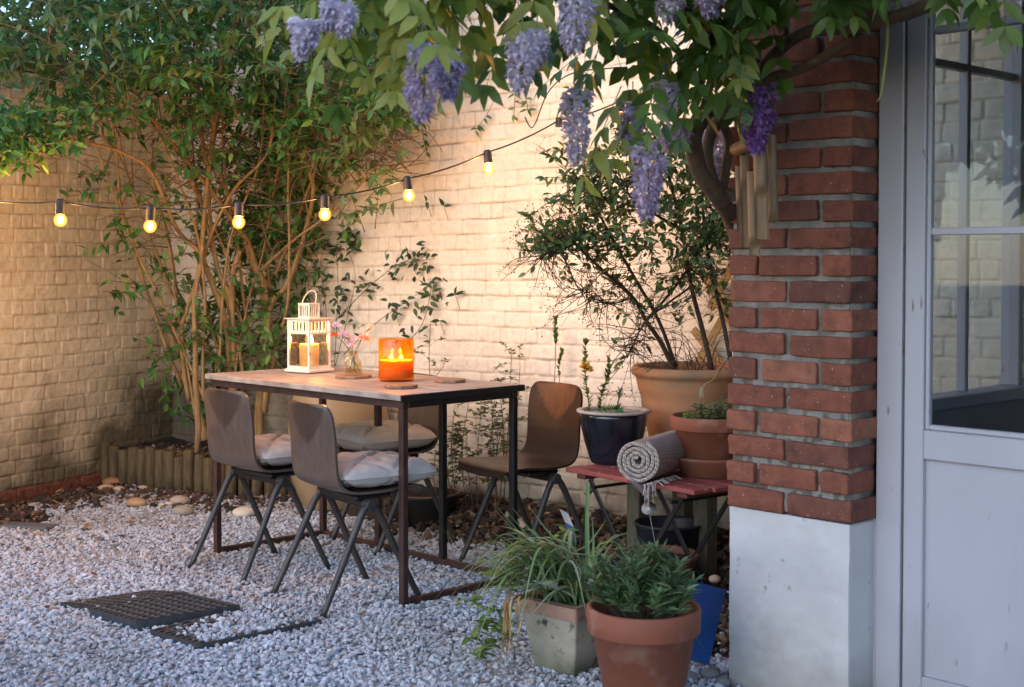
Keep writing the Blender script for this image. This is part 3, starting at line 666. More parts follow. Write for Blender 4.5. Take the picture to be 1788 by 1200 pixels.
# ================================================================ chairs
def plymat(name, base, dark, pick, rough, coat=.5):
    m, nt, out, nd, lk = newmat(name)
    tc = nd('TexCoord'); mp = nd('Mapping'); mp.inputs['Scale'].default_value = (28, 28, 2.2); lk(tc.outputs['Object'], mp.inputs[0])
    n1 = nd('TexNoise', Scale=2.0, Detail=7.0, Roughness=.6); lk(mp.outputs[0], n1.inputs[0]); r1 = ramp(nd, [(.3, dark), (.65, base)]); lk(n1.outputs['Fac'], r1.inputs[0])
    a = nd('Attribute', attribute_name='tone'); mx = nd('MixRGB', blend_type='MULTIPLY'); lk(a.outputs['Fac'], mx.inputs[0]); lk(r1.outputs[0], mx.inputs[1]); mx.inputs[2].default_value = rgb(pick)
    n2 = nd('TexNoise', Scale=9.0, Detail=6.0); lk(tc.outputs['Object'], n2.inputs[0]); mr = nd('MapRange'); mr.inputs['To Min'].default_value = rough-.13; mr.inputs['To Max'].default_value = rough+.17; lk(n2.outputs['Fac'], mr.inputs[0])
    b = nd('BsdfPrincipled'); lk(mx.outputs[0], b.inputs[0]); lk(mr.outputs[0], b.inputs['Roughness']); b.inputs['Coat Weight'].default_value = coat; b.inputs['Coat Roughness'].default_value = .26
    lk(b.outputs[0], out.inputs[0]); return m
ply_grey = plymat('worn_plywood', (.105, .074, .062), (.062, .044, .037), (.45, .42, .44), .40)
ply_warm = plymat('walnut_plywood', (.042, .019, .010), (.022, .010, .006), (3.6, 3.2, 2.6), .50, .12)
steel_g = M('grey_tube', (.060, .054, .052), (.040, .036, .035), scale=14, rough=.45, bump=.1, metallic=.2)
SEATZ = .415
def chair(label, mat, back_pick, c, face):
    """c: midpoint of the feet; face: angle of the direction the chair faces. local +x = facing, y = width"""
    t = thing('school_chair', label, 'chair', (c[0], c[1], 0), face, 'plywood chairs round the table')
    prof = curve([(.250, SEATZ-.030), (.232, SEATZ-.006), (.17, SEATZ+.002), (.06, SEATZ-.006), (-.03, SEATZ-.006), (-.075, SEATZ+.004), (-.102, SEATZ+.032), (-.113, SEATZ+.08), (-.118, SEATZ+.17), (-.130, SEATZ+.265), (-.137, SEATZ+.303)], 64)
    L = np.concatenate([[0], np.cumsum(np.linalg.norm(np.diff(prof, axis=0), axis=1))]); u = L/L[-1]
    hw = np.interp(u, [0, .06, .3, .5, .62, .75, .9, 1], [.165, .186, .186, .172, .166, .166, .168, .160])
    e0 = np.clip(1-L/.07, 0, 1); e1 = np.clip(1-(L[-1]-L)/.052, 0, 1)
    hw = hw*(1-.34*(1-np.sqrt(1-np.minimum(e0, .999)**2)))*(1-.30*(1-np.sqrt(1-np.minimum(e1, .999)**2)))
    y = np.linspace(-1, 1, 21)
    T = np.gradient(prof, axis=0); T = nrm(T); N2 = np.stack([-T[:, 1], T[:, 0]], -1)*-1
    isb = sstep(SEATZ+.06, SEATZ+.16, prof[:, 1])
    def surf(off):
        G = np.zeros((64, 21, 3))
        bow = (isb*-.020)[:, None]*(1-y[None]**2) + ((1-isb)*-.006)[:, None]*(1-y[None]**2)
        G[..., 0] = prof[:, 0][:, None]+np.where(isb[:, None] > 0, bow*isb[:, None], 0)+N2[:, 0][:, None]*off
        G[..., 2] = prof[:, 1][:, None]+((1-isb)[:, None]*bow)+N2[:, 1][:, None]*off
        G[..., 1] = y[None]*hw[:, None]; return G
    G1, G2 = surf(.0045), surf(-.0045)
    zz = G1[..., 2]; yy = G1[..., 1]
    pick = sstep(-.006, .006, zz-(SEATZ+.16+5.6*yy**2+.25*np.abs(yy)))*sstep(.10, .14, zz-SEATZ)
    k = 40
    for nm, i0, i1 in (('seat', 0, k), ('backrest', k-1, 64)):
        mb = MB(); a1 = pick[i0:i1]*back_pick
        P, Q = G1[i0:i1], G2[i0:i1]
        mb.grid(P, a1); mb.grid(Q[:, ::-1], a1[:, ::-1])
        mb.grid(np.stack([Q[:, 0], P[:, 0]], 1)); mb.grid(np.stack([P[:, -1], Q[:, -1]], 1))
        if i0 == 0: mb.grid(np.stack([P[0], Q[0]], 0))
        if i1 == 64: mb.grid(np.stack([Q[-1], P[-1]], 0))
        mb.build(nm, mat, parent=t, smooth=True, local=True)
    for sy in (-1, 1):
        hub = np.array([.012, sy*.172, .365])
        for sx in (-1, 1):
            foot = np.array([.012+sx*.202, sy*.190, -.006])
            mb = MB(); P = np.array([hub+np.array([sx*.006, 0, 0]), hub*.88+foot*.12+np.array([sx*.010, 0, .012]), hub*.5+foot*.5+np.array([sx*.006, 0, .004]), foot]); mb.tube(curve(P, 14), np.linspace(.0140, .0108, 14), 12)
            mb.build('leg', steel_g, parent=t, smooth=True, local=True)
        mb = MB(); mb.tube([hub+np.array([0, sy*-.020, 0]), hub+np.array([0, sy*.012, 0]), hub+np.array([0, sy*.0155, 0])], [.0215, .0215, .016], 20); mb.build('hub', steel_g, parent=t, smooth=False, local=True)
    mb = MB(); mb.box((.045, 0, .388), (.15, .29, .022), bev=.008); mb.box((.17, 0, SEATZ-.020), (.05, .24, .016), bev=.004); mb.box((.0, 0, SEATZ-.022), (.05, .24, .014), bev=.004); mb.tube([(.012, -.165, .365), (.012, .165, .365)], .017, 14); mb.build('under_frame', black, parent=t, local=True)
    return t
def fdir(dx, dy): return math.atan2(dy, dx)
def feetc(*px): return np.mean([gnd(x, y) for x, y in px], axis=0)
f1 = feetc((322, 995), (418, 1022), (475, 968), (575, 993)); f2 = feetc((465, 1038), (557, 1075), (640, 1020), (735, 1058))
CH = []
CH.append(chair('worn plywood chair facing the table, left of the two in front, grey cushion on it', ply_grey, 1, f1, math.radians(43)))
CH.append(chair('worn plywood chair with a grey cushion, in front of the table and nearest the camera', ply_grey, 1, f2, math.radians(36)))
CH.append(chair('plywood chair on the far side, its back partly hidden by the table', ply_grey, .0, np.array([-.50, 5.90, 0]), math.radians(36+180)))
CH.append(chair('bare brown wooden chair at the right end, without a cushion', ply_warm, 1, np.array([.075, 5.48, 0]), math.radians(37+180)))
# ---------------------------------------------------------------- cushions
def cushmat(name, c1, c2):
    return M(name, c1, c2, scale=6, rough=.9, bump=.5, bscale=260, bdist=.0012, lo=.3, hi=.7)
cush_g = cushmat('grey_cotton', (.50, .465, .445), (.42, .39, .375)); cush_b = cushmat('beige_cotton', (.50, .43, .36), (.42, .36, .30))
def cushion(label, mat, ch, off, size, th, rot, seed, frill):
    f = ch.rotation_euler.z; c = np.array([ch.location.x+math.cos(f)*off, ch.location.y+math.sin(f)*off, SEATZ+.008])
    t = thing('seat_cushion', label, 'cushion', c, f+rot, 'quilted seat cushions')
    n = 61; u = np.linspace(-1, 1, n); U, V = np.meshgrid(u, u, indexing='ij')
    rr = np.clip((1-np.abs(U)**3.2)*(1-np.abs(V)**3.2), 0, 1)**.42
    mb = MB()
    for sg in (1, -1):
        cr = 1-.055*(np.abs(U)*np.abs(V))**3; X = U*size/2*cr; Y = V*size/2*cr
        d = np.zeros_like(U)
        for a in (-.5, 0, .5):
            for b_ in (-.5, 0, .5): d += np.exp(-(((U-a)/.085)**2+((V-b_)/.085)**2))
        l1 = np.abs(((U+V)*1.0+.5) % 1.0-.5); l2 = np.abs(((U-V)*1.0+.5) % 1.0-.5)
        puff = 1-.26*np.exp(-(l1/.065)**2)-.26*np.exp(-(l2/.065)**2)
        wr = .06*vn(U*5, V*7, 0, seed)+.03*vn(U*16, V*16, 0, seed+1)+.10*np.exp(-((1-np.maximum(np.abs(U), np.abs(V)))/.12)**2)*np.sin(np.arctan2(V, U)*34+seed)*.5
        z = sg*th/2*rr*(puff+wr)*(1-.22*np.clip(d, 0, 1))
        if sg < 0: z = np.maximum(z, -th*.36)
        G = np.stack([X, Y, z+th*.36], -1); mb.grid(G if sg > 0 else G[:, ::-1])
    o = mb.build('cover', mat, parent=t, smooth=True, local=True)
    mb = MB(); q = np.linspace(0, 2*PI, 200)
    cx = np.sign(np.cos(q))*np.abs(np.cos(q))**.28; sy_ = np.sign(np.sin(q))*np.abs(np.sin(q))**.28
    mb.tube(np.stack([cx*size/2*1.0, sy_*size/2*1.0, th*.36+.002*vn(q*9, 0, 0, seed)], -1), .0024, 6); mb.build('piping', mat, parent=t, smooth=True, local=True)
    if frill:
        mb = MB(); q = np.linspace(0, 1, 40); A_ = np.stack([-size/2+.004+0*q, -size/2+.012+q*.085, th*.36+0*q], -1)
        B_ = A_+np.stack([-.009-.005*np.sin(q*31), .010*np.sin(q*47), .008*np.sin(q*39)+.004], -1); C_ = (A_+B_)/2+np.stack([0*q, 0*q, .006*np.sin(q*53)], -1); mb.grid(np.stack([A_, C_, B_], 1))
        mb.build('frill', mat, parent=t, smooth=True, local=True)
    return t
cushion('pale grey quilted cushion on the left front chair', cush_g, CH[0], .098, .37, .108, .02, 3, True)
cushion('pale grey quilted cushion on the chair nearest the camera, one corner sticking out', cush_g, CH[1], .108, .385, .105, -.05, 9, True)
cushion('beige quilted cushion on the chair beyond the table', cush_b, CH[2], .09, .385, .118, .03, 15, False)
# ================================================================ lantern, candle, vase, amber jar, coasters
def on_table(px, py): return gnd(px, py, TZ)
white_tin = M('white_tin', (.74, .70, .66), (.62, .57, .52), scale=16, rough=.45, bump=.12, spots=((.16, .08, .05), 55, .72, .76))
wax = M('candle_wax', (.92, .82, .52), rough=.4, bump=0, sss=.9)
flame_m = glowmat('flame', (1.0, .66, .26), 26, clear=.35, tint=(1, .9, .7))
wick_m = M('wick', (.02, .015, .012), rough=.9)
def flame(parent, p, h, r, power):
    mb = MB(); k = np.linspace(0, 1, 14); pr = r*np.sin(PI*np.clip(k, .004, 1)**.55)+.0001; pr[-1] = 0.0
    mb.lathe(np.stack([pr, k*h], -1), c=p, n=14); f = mb.build('flame', flame_m, parent=parent, smooth=True)
    mb = MB(); mb.tube([p-np.array([0, 0, .006]), p+np.array([.0006, 0, h*.25])], .0011, 6); mb.build('wick', wick_m, parent=parent)
    lamp('candle_light', p+np.array([0, 0, h*.5]), power, (1, .56, .20), .006, parent)
LP = on_table(540, 650); LRZ = math.radians(45)+math.atan2(-LP[0], LP[1])*1.0
lan = thing('candle_lantern', 'white metal lantern with slotted roof and ring handle, left on the table', 'lantern', LP, LRZ)
s = .128; hb = .127; zr = .223
mb = MB(); mb.box((0, 0, .009), (.148, .148, .012), bev=.003); mb.box((0, 0, .0165), (.134, .134, .003)); mb.build('base', white_tin, parent=lan, local=True)
mb = MB(); q = s/2-.005
for sx in (-1, 1):
    for sy in (-1, 1): mb.box((sx*q, sy*q, .018+(zr-.018)/2), (.010, .010, zr-.018), bev=.001)
for sx in (-1, 1):
    for z, hgt in ((.0235, .011), (.1655, .007), (.2175, .011)):
        mb.box((sx*q, 0, z), (.008, s-.0205, hgt)); mb.box((0, sx*q, z), (s-.0205, .008, hgt))
    for k in range(5):
        yk = (k-2)*.0205
        mb.box((sx*q, yk, .1905), (.003, .0085, .0425)); mb.box((yk, sx*q, .1905), (.0085, .003, .0425))
mb.build('body_frame', white_tin, parent=lan, local=True)
mb = MB(); mb.box((0, 0, zr+.0015), (.146, .146, .003)); mb.box((0, 0, zr+.0635), (.066, .066, .003))
q2 = .0275
for sx in (-1, 1):
    for sy in (-1, 1): mb.box((sx*q2, sy*q2, zr+.0325), (.007, .007, .059))
    for k in (-1, 0, 1): mb.box((sx*q2, k*.0115, zr+.0325), (.002, .0058, .046)); mb.box((k*.0115, sx*q2, zr+.0325), (.0058, .002, .046))
    for z in (zr+.0065, zr+.0585): mb.box((sx*q2, 0, z), (.004, .0475, .007)); mb.box((0, sx*q2, z), (.0475, .004, .007))
mb.build('roof', white_tin, parent=lan, local=True)
mb = MB(); th = np.linspace(-.12, PI+.12, 30); ln_c = np.array([0, 0, zr+.066])
tilt_ = .55
P = np.stack([.027*np.cos(th)*.7071+.016*np.sin(th)*1.0, -.027*np.cos(th)*.7071-.016*np.sin(th)*.2, .048*np.sin(th)+.0025], -1)+ln_c
mb.tube(P, .0022, 8); mb.build('handle', white_tin, parent=lan, smooth=True, local=True)
lg = glassmat('lantern_glass', (.96, .88, .74), refl=3.2)
for k in range(4):
    mb = MB(); a = k*PI/2; c = (math.cos(a)*(s/2-.0055), math.sin(a)*(s/2-.0055), .0955); mb.box(c, (.0015, s-.0205, .132), rz=a); mb.build('pane', lg, parent=lan, local=True)
mb = MB(); mb.tube([(-q+.001, -q-.006, .08), (-q-.004, -q-.010, .083), (-q-.006, -q-.008, .09)], .0018, 6); mb.build('latch', M('rusty_latch', (.25, .16, .10), rough=.6), parent=lan, local=True)
can = thing('pillar_candle', 'cream pillar candle burning inside the white lantern', 'candle', LP+np.array([0, 0, .0185]))
mb = MB(); mb.lathe([(.0, .0), (.040, .0), (.0405, .004), (.0405, .096), (.038, .101), (.032, .099), (.012, .096), (.0, .0955)], c=LP+np.array([0, 0, .0185]), n=36); mb.build('wax', wax, parent=can, smooth=True)
flame(can, LP+np.array([.006, 0, .0185+.099]), .046, .0105, FLAME*1.5)
coast_m = M('coaster_wood', (.33, .19, .115), (.22, .125, .075), scale=5, stretch=(2, 16, 2), rough=.6, bump=.15)
def coaster(label, p, r, rz, mat=coast_m):
    mb = MB(); mb.lathe([(.0, .0), (r*.97, .0), (r, .0025), (r, .0095), (r*.985, .0115), (0, .0115)], n=8); V = mb.c[0][0]
    c_, s_ = math.cos(rz), math.sin(rz); mb.c[0] = (V @ np.array([[c_, s_, 0], [-s_, c_, 0], [0, 0, 1]])+p, mb.c[0][1])
    return tag(mb.build('coaster', mat), label, 'coaster', 'wooden coasters on the table')
VP = on_table(617, 660); coaster('eight sided wooden coaster under the flower vase', VP, .073, .2)
coaster('eight sided wooden coaster lying in front of the amber candle', on_table(700, 677), .062, .1)
coaster('eight sided wooden coaster lying alone near the right end of the table', on_table(786, 667), .064, .35)
vg = glassmat('vase_glass', (.97, .93, .84), refl=1.4)
vz = VP+np.array([0, 0, .012])
vase = thing('flower_vase', 'small clear glass bottle vase on a coaster', 'vase', vz)
mb = MB(); mb.lathe([(.0, .002), (.031, .002), (.034, .006), (.0345, .047), (.030, .058), (.0195, .068), (.0185, .082), (.0215, .090), (.0215, .093), (.0185, .0935), (.016, .082), (.017, .069), (.028, .056), (.032, .046), (.0315, .008), (.0, .006)], c=vz, n=36); mb.build('bottle', vg, parent=vase, smooth=True)
water, nt, out, nd, lk = newmat('vase_water'); t_ = nd('BsdfTransparent'); t_.inputs[0].default_value = (.93, .9, .8, 1); lk(t_.outputs[0], out.inputs[0])
mb = MB(); mb.lathe([(.0, .009), (.030, .009), (.031, .045), (.0, .0455)], c=vz, n=24); mb.build('water', water, parent=vase, smooth=False)
stem_m = M('flower_stem', (.10, .14, .035), (.06, .09, .02), rough=.5, bump=0)
def petals(mb, c, r, n, L, W, up=(0, 0, 1), cup=.4, a=0.0):
    th = R.uniform(0, 2*PI, n); el = np.arccos(R.uniform(.0, 1, n))
    d = np.stack([np.cos(th)*np.sin(el), np.sin(th)*np.sin(el), np.cos(el)], -1)
    mb.leaves(c+d*r*R.uniform(.25, .8, n)[:, None], d, np.cross(d, R.normal(size=(n, 3)))+np.array([0, 0, .4]), L*R.uniform(.7, 1.2, n), W*R.uniform(.8, 1.2, n), fold=.3, droop=cup)
FL = [('scabious', (587, 571), (.62, .58, .80), .024, 'pale lilac flower at the upper left of the vase'), ('statice', (601, 587), (.66, .52, .80), .036, 'lilac flower cluster leaning left over the vase'),
      ('button_flower', (583, 586), (.75, .16, .02), .019, 'orange button flower beside the lantern'), ('ranunculus', (634, 590), (.88, .60, .54), .027, 'large pink and cream flower leaning right from the vase'),
      ('scabious', (645, 573), (.80, .74, .60), .021, 'pale cream bud at the upper right of the vase'), ('statice', (615, 604), (.70, .66, .82), .026, 'white and lilac flower low in the middle of the vase')]
for k, (nm, p, col, r, lab) in enumerate(FL):
    c = at(p[0], p[1], VP[1]+R.normal()*.012)
    fl = thing(nm, lab, 'flower', vz+np.array([0, 0, .012]), group='flowers in the vase')
    a_ = vz+np.array([R.normal()*.010-(c[0]-vz[0])*.3, R.normal()*.012, .012]); nk = vz+np.array([(c[0]-vz[0])*.16, R.normal()*.005, .086])
    mb = MB(); mb.tube(curve([a_, nk, (nk+c)/2+np.array([0, 0, .012]), c], 18), .0014, 6); mb.build('stem', stem_m, parent=fl, smooth=True)
    m_ = leafmat('petal_'+nm+str(k), [(0, tuple(x*.75 for x in col)), (.6, col), (1, tuple(min(1, x*1.15+.08) for x in col))], rough=.6, transl=.35)
    mb = MB()
    if nm == 'statice':
        for q_ in range(9): petals(mb, c+R.normal(size=3)*r*.42, .005, 12, .011, .009)
    elif nm == 'ranunculus':
        petals(mb, c, .014, 46, .020, .020); petals(mb, c+np.array([.014, 0, -.010]), .010, 24, .020, .016)
    else: petals(mb, c, r*.4, 40, r*.75, r*.36)
    mb.build('bloom', m_, parent=fl, smooth=True)
    if k in (1, 4):
        mb = MB(); n = 8; th = R.uniform(0, 6.28, n); d = np.stack([np.cos(th)*.5, np.sin(th)*.5, R.uniform(.4, 1, n)], -1); mb.leaves(np.repeat(((nk+c)/2+np.array([0, 0, .018]))[None], n, 0), d, np.array([[0, 0, 1.]])+0*d, .020, .008); mb.build('leaf', leafmat('sepal'+str(k), [(0, (.16, .22, .04)), (1, (.30, .34, .08))]), parent=fl, smooth=True)
JP = on_table(692, 665); amber, nt, out, nd, lk = newmat('amber_glass')   # thick tinted glass that also scatters the candle light
t_ = nd('BsdfTransparent'); t_.inputs[0].default_value = (1, .64, .18, 1); g_ = nd('BsdfGlossy', Roughness=.03); s_ = nd('BsdfTranslucent'); s_.inputs[0].default_value = (1, .50, .07, 1); d_ = nd('BsdfDiffuse'); d_.inputs[0].default_value = (.30, .10, .015, 1)
m1 = nd('MixShader'); m1.inputs[0].default_value = .03; lk(t_.outputs[0], m1.inputs[1]); lk(s_.outputs[0], m1.inputs[2]); m2 = nd('MixShader'); m2.inputs[0].default_value = .05; lk(m1.outputs[0], m2.inputs[1]); lk(g_.outputs[0], m2.inputs[2]); lk(m2.outputs[0], out.inputs[0])
jar = thing('jar_candle', 'large amber glass jar candle with two burning wicks', 'candle', JP)
mb = MB(); mb.lathe([(0, .0005), (.060, .0005), (.066, .004), (.0685, .012), (.0685, .160), (.0675, .1625), (.0645, .160), (.0645, .017), (.060, .0125), (0, .012)], c=JP, n=56); mb.build('glass', amber, parent=jar, smooth=True)
mb = MB(); mb.lathe([(0, .014), (.058, .014), (.0635, .019), (.0638, .082), (.060, .080), (.03, .0785), (0, .078)], c=JP, n=48); mb.build('wax', M('jar_wax', (.92, .80, .52), rough=.35, bump=0, sss=1.0), parent=jar, smooth=True)
sd_ = nrm(np.array([1.0, .15, 0]))
for k in (-1, 1): flame(jar, JP+sd_*k*.0195+np.array([0, -.004, .083]), .021, .0080, FLAME*1.0)
# ================================================================ string lights
cable_m = M('black_cable', (.025, .022, .024), rough=.5, bump=0); sock_m = M('black_socket', (.035, .030, .032), rough=.55, bump=.1)
bulb_m = glowmat('bulb_glass', (1.0, .34, .05), BULB_GLOW, clear=.45, tint=(1, .86, .6)); fil_m = glowmat('glowing_core', (1, .74, .42), BULB_GLOW*9, clear=.5, tint=(1, .9, .75))
BUL = [(106, 352, 5.05), (264, 363, 5.1), (417, 357, 5.2), (567, 344, 5.32), (711, 312, 5.5), (851, 266, 5.75), (976, 210, 6.03), (1083, 176, 5.5)]
sl_ = thing('string_lights', 'black cable with a row of glowing round bulbs hung across the yard', 'string lights', at(567, 344, 5.32))
BUL = [(-52, 346, 5.55)]+BUL
pts = [at(-240, 322, 6.2)]+[at(*b) for b in BUL]+[at(1215, 118, 4.6), at(1330, 70, 3.75)]
cc = []
for i in range(len(pts)-1):
    a_, b_ = pts[i], pts[i+1]; k = np.linspace(0, 1, 14, endpoint=False)[:, None]
    sag = .012
    cc.append(a_*(1-k)+b_*k-np.array([0, 0, 1])*sag*4*k*(1-k))
cc = np.concatenate(cc+[pts[-1][None]]); mb = MB(); mb.tube(cc, .0034, 8)
hook = at(1010, 118, 6.0); mb.tube(curve([at(921, 215, 6.05), at(917, 205, 6.05), at(926, 222, 6.03), at(935, 215, 6.0), at(958, 160, 5.9), at(1000, 128, 5.6), at(1080, 118, 5.2)], 30), .0028, 6)
mb.build('cable', cable_m, parent=sl_, smooth=True)
for k, b_ in enumerate(BUL):
    p = at(*b_); lean = np.array([.10 if k in (5, 6) else .05*R.normal(), .04*R.normal(), -1.0]); lean = nrm(lean)
    if k == 7: continue
    tq = Vector(lean).to_track_quat('Z', 'Y').to_matrix(); Mq = np.array(tq)
    def put(mb, prof, n): m2 = MB(); m2.lathe(prof, n=n); V, F = m2.c[0]; mb.add(V @ Mq.T+p, np.concatenate(F) if len(F) == 1 else [list(x) for f in F for x in f]); return mb
    so_ = put(MB(), [(0, -.010), (.010, -.010), (.0165, -.004), (.0175, .004), (.0170, .030), (.0180, .031), (.0172, .046), (.0, .046)], 22).build('socket', sock_m, parent=sl_, smooth=False)
    th = np.linspace(.45, PI, 18); pr = np.stack([.0235*np.sin(th), .046+.0225-.0245*np.cos(th)], -1); pr[0] = (.012, .0445); pr[-1, 0] = 0
    o = put(MB(), np.vstack([[(.0115, .0445)], pr[1:]]), 26).build('bulb', bulb_m, parent=so_, smooth=True)
    m2 = put(MB(), np.stack([.0125*np.sin(np.linspace(0, PI, 12)), .068-.016*np.cos(np.linspace(0, PI, 12))], -1), 14); f_ = m2.build('filament', fil_m, parent=so_, smooth=True)
    lamp('bulb_light', p+lean*.070, BULB*(4.2 if k == 0 else 1.5 if k < 4 else 1.0 if k < 6 else BULB_R), (1, .57, .19) if k < 4 else (1, .64, .30), .010, sl_)
for k in (7,):
    p = at(*BUL[k]); put2 = MB(); put2.tube([p+np.array([0, 0, .012]), p+np.array([0, 0, -.03])], [.014, .016], 16); put2.build('junction', sock_m, parent=sl_, smooth=False)
# ================================================================ pots on and round the bench
terra = M('terracotta', (.245, .076, .040), (.185, .057, .031), scale=7, rough=.75, bump=.2, bscale=90, bdist=.0015, lo=.3, hi=.7, spots=((.33, .20, .145), 10, .55, .82))
base_dirt(terra, .0, .10, (.10, .075, .05), .55, 14)
terra_old = M('weathered_terracotta', (.40, .195, .095), (.26, .13, .065), scale=5, rough=.8, bump=.3, bscale=70, bdist=.002, lo=.3, hi=.65, spots=((.17, .13, .08), 5, .54, .75))
compost = M('compost', (.04, .028, .02), (.015, .011, .009), scale=40, rough=.95, bump=.9, bscale=80, bdist=.01)
redp = M('flaking_red_paint', (.31, .072, .064), (.24, .052, .048), scale=9, stretch=(1, 1, 1), rough=.55, bump=.2, spots=((.62, .45, .40), 38, .66, .70))
def potprof(r0, r1, h, lip, lh, t=.012, base=.0):
    """plain flower pot with a thick collar: bottom radius, mouth radius, height, collar overhang, collar height"""
    rc = r1-lip
    return [(0, base), (r0*.96, base), (r0, base+.004), (rc, h-lh-.003), (r1-.003, h-lh), (r1, h-lh+.004), (r1+.002, h-.006), (r1, h-.0015), (r1-.004, h), (r1-t+.003, h), (r1-t, h-.004), (r1-t-.008, h-lh), (rc-t-.002, h-lh-.01), (rc-t-.004, h-lh-.03)]
def soil_disc(c, r, z, parent, seed):
    mb = MB(); k = np.linspace(0, 1, 14); th = np.linspace(0, 2*PI, 37)
    A, B = np.meshgrid(k, th, indexing='ij'); X = c[0]+r*A*np.cos(B); Y = c[1]+r*A*np.sin(B); Z = c[2]+z+.008*vn(X*30, Y*30, 0, seed)+.006*vn(X*80, Y*80, 0, seed+1)+.01*(1-A**2)
    mb.grid(np.stack([X, Y, Z], -1)); return mb.build('soil', compost, parent=parent, smooth=True)
# ---------------------------------------------------------------- bench (folding, red slatted top)
BZ = .455
b0, b1 = gnd(988, 816, BZ), gnd(1213, 857, BZ); bd = nrm(b1-b0); bn = np.array([-bd[1], bd[0], 0]); bn = bn if bn[1] > 0 else -bn
BL = np.linalg.norm(b1-b0); BW = .36; brz = math.atan2(bd[1], bd[0])
bench = thing('folding_bench', 'small folding bench with a flaking red top and black crossed legs', 'bench', (b0+b1)/2*np.array([1, 1, 0])+bn*BW/2)
def bp_(x, y, z): return b0*np.array([1, 1, 0])+bd*x+bn*y+np.array([0, 0, z])
for k in range(4):
    mb = MB(); y = BW*(k+.5)/4; mb.box(bp_(BL/2+R.normal()*.004, y, BZ-.009), (BL, BW/4-.006, .017), rz=brz, bev=.003); mb.build('slat', redp, parent=bench)
bat_m = M('dark_red_batten', (.10, .03, .028), rough=.6)
for x in (.07, BL-.07): mb = MB(); mb.box(bp_(x, BW/2, BZ-.027), (.045, BW-.02, .018), rz=brz, bev=.003); mb.build('batten', bat_m, parent=bench)
for x, y0, x2, y2 in ((.10, .03, .40, .03), (BL-.10, .05, BL-.40, .05), (.10, BW-.03, .40, BW-.03), (BL-.10, BW-.05, BL-.40, BW-.05)):
    mb = MB(); mb.bar(bp_(x, y0, BZ-.034), bp_(x2, y2, .0), .020, .007, up=bn, bev=.002); mb.build('leg', black, parent=bench)
mb = MB(); mb.tube([bp_(.13, .02, .395), bp_(.13, BW-.02, .395)], .006, 8); mb.tube([bp_(BL-.13, .02, .395), bp_(BL-.13, BW-.02, .395)], .006, 8); mb.build('cross_bar', black, parent=bench)
# ---------------------------------------------------------------- dark blue glazed pot with sprigs
glaze = M('dark_blue_glaze', (.006, .011, .022), (.004, .006, .010), scale=6, rough=.22, bump=.06, bscale=20, coat=.5, spots=((.08, .09, .10), 40, .72, .76))
rimm = M('stoneware_rim', (.50, .44, .39), (.36, .31, .27), scale=12, rough=.6)
pc = gnd(1070, 819, BZ)+np.array([.02, .12, 0]); pc = at(1071, 808, 5.16); pc[2] = BZ
bp = thing('glazed_pot', 'dark blue glazed pot with a pale rim, at the left end of the red bench', 'pot', pc)
mb = MB(); mb.lathe([(0, 0), (.082, 0), (.086, .006), (.093, .025), (.108, .075), (.121, .13), (.127, .175), (.1275, .192)], c=pc, n=56); mb.build('body', glaze, parent=bp, smooth=True)
mb = MB(); mb.lathe([(.126, .188), (.137, .190), (.140, .195), (.138, .200), (.126, .201), (.115, .198), (.112, .188), (.110, .16)], c=pc, n=56); mb.build('rim', rimm, parent=bp, smooth=True)
soil_disc(pc, .112, .168, bp, 5)
sprig_m = leafmat('sprig_leaf', [(0, (.07, .12, .025)), (.6, (.13, .20, .04)), (1, (.22, .28, .06))])
def sprig(label, name, path, nleaf, L, W, mat, base=None, group=None, cat='plant', stem=.0022, spread=.6, tipfrac=.0, extra=None):
    P = curve(path, 30); t = thing(name, label, cat, P[0], group=group)
    mb = MB(); mb.tube(P, np.linspace(stem, stem*.55, 30), 6); mb.build('stem', stem_m, parent=t, smooth=True)
    k = R.uniform(tipfrac, 1, nleaf)**.8; idx = (k*29).astype(int); T = nrm(np.gradient(P, axis=0))[idx]; th = R.uniform(0, 2*PI, nleaf)
    side = nrm(np.cross(T, np.stack([np.cos(th), np.sin(th), .2+0*th], -1))); d = nrm(T*(.55+.5*k[:, None])+side*spread)
    mb = MB(); mb.leaves(P[idx], d, nrm(T+side*-.3), L*R.uniform(.6, 1.15, nleaf), W*R.uniform(.8, 1.15, nleaf), droop=.15)
    mb.build('foliage', mat, parent=t, smooth=True)
    if extra: extra(t, P)
    return t
def yellow(t, P):
    mb = MB(); petals(mb, P[19], .012, 60, .018, .010, cup=.2); petals(mb, P[17]+np.array([.01, 0, 0]), .012, 40, .018, .010, cup=.2); mb.build('blossom', leafmat('yellow_petal', [(0, (.75, .42, .02)), (.7, (.80, .58, .06)), (1, (.85, .5, .25))]), parent=t, smooth=True)
sprig('leafy sprig carrying a yellow blossom in the blue pot', 'sprig', [at(1030, 722, 5.14), at(1024, 672, 5.14), at(1022, 640, 5.14), at(1023, 594, 5.14)], 44, .030, .017, sprig_m, extra=yellow)
sprig('green leafy sprig curving upward, middle of the blue pot', 'sprig', [at(1047, 722, 5.2), at(1050, 690, 5.2), at(1060, 660, 5.2), at(1064, 628, 5.2)], 46, .030, .018, sprig_m)
sprig('grey green upright shoot at the right of the blue pot', 'sprig', [at(1076, 722, 5.1), at(1080, 700, 5.1), at(1083, 682, 5.1)], 30, .036, .008, leafmat('grey_shoot', [(0, (.08, .16, .09)), (1, (.16, .26, .16))]), spread=.35)
sprig('low spreading green weed over the soil of the blue pot', 'weed', [at(1040, 716, 5.05), at(1060, 713, 5.05), at(1085, 716, 5.05)], 50, .028, .015, leafmat('weed_leaf', [(0, (.07, .15, .05)), (1, (.14, .24, .08))]), spread=1.1)
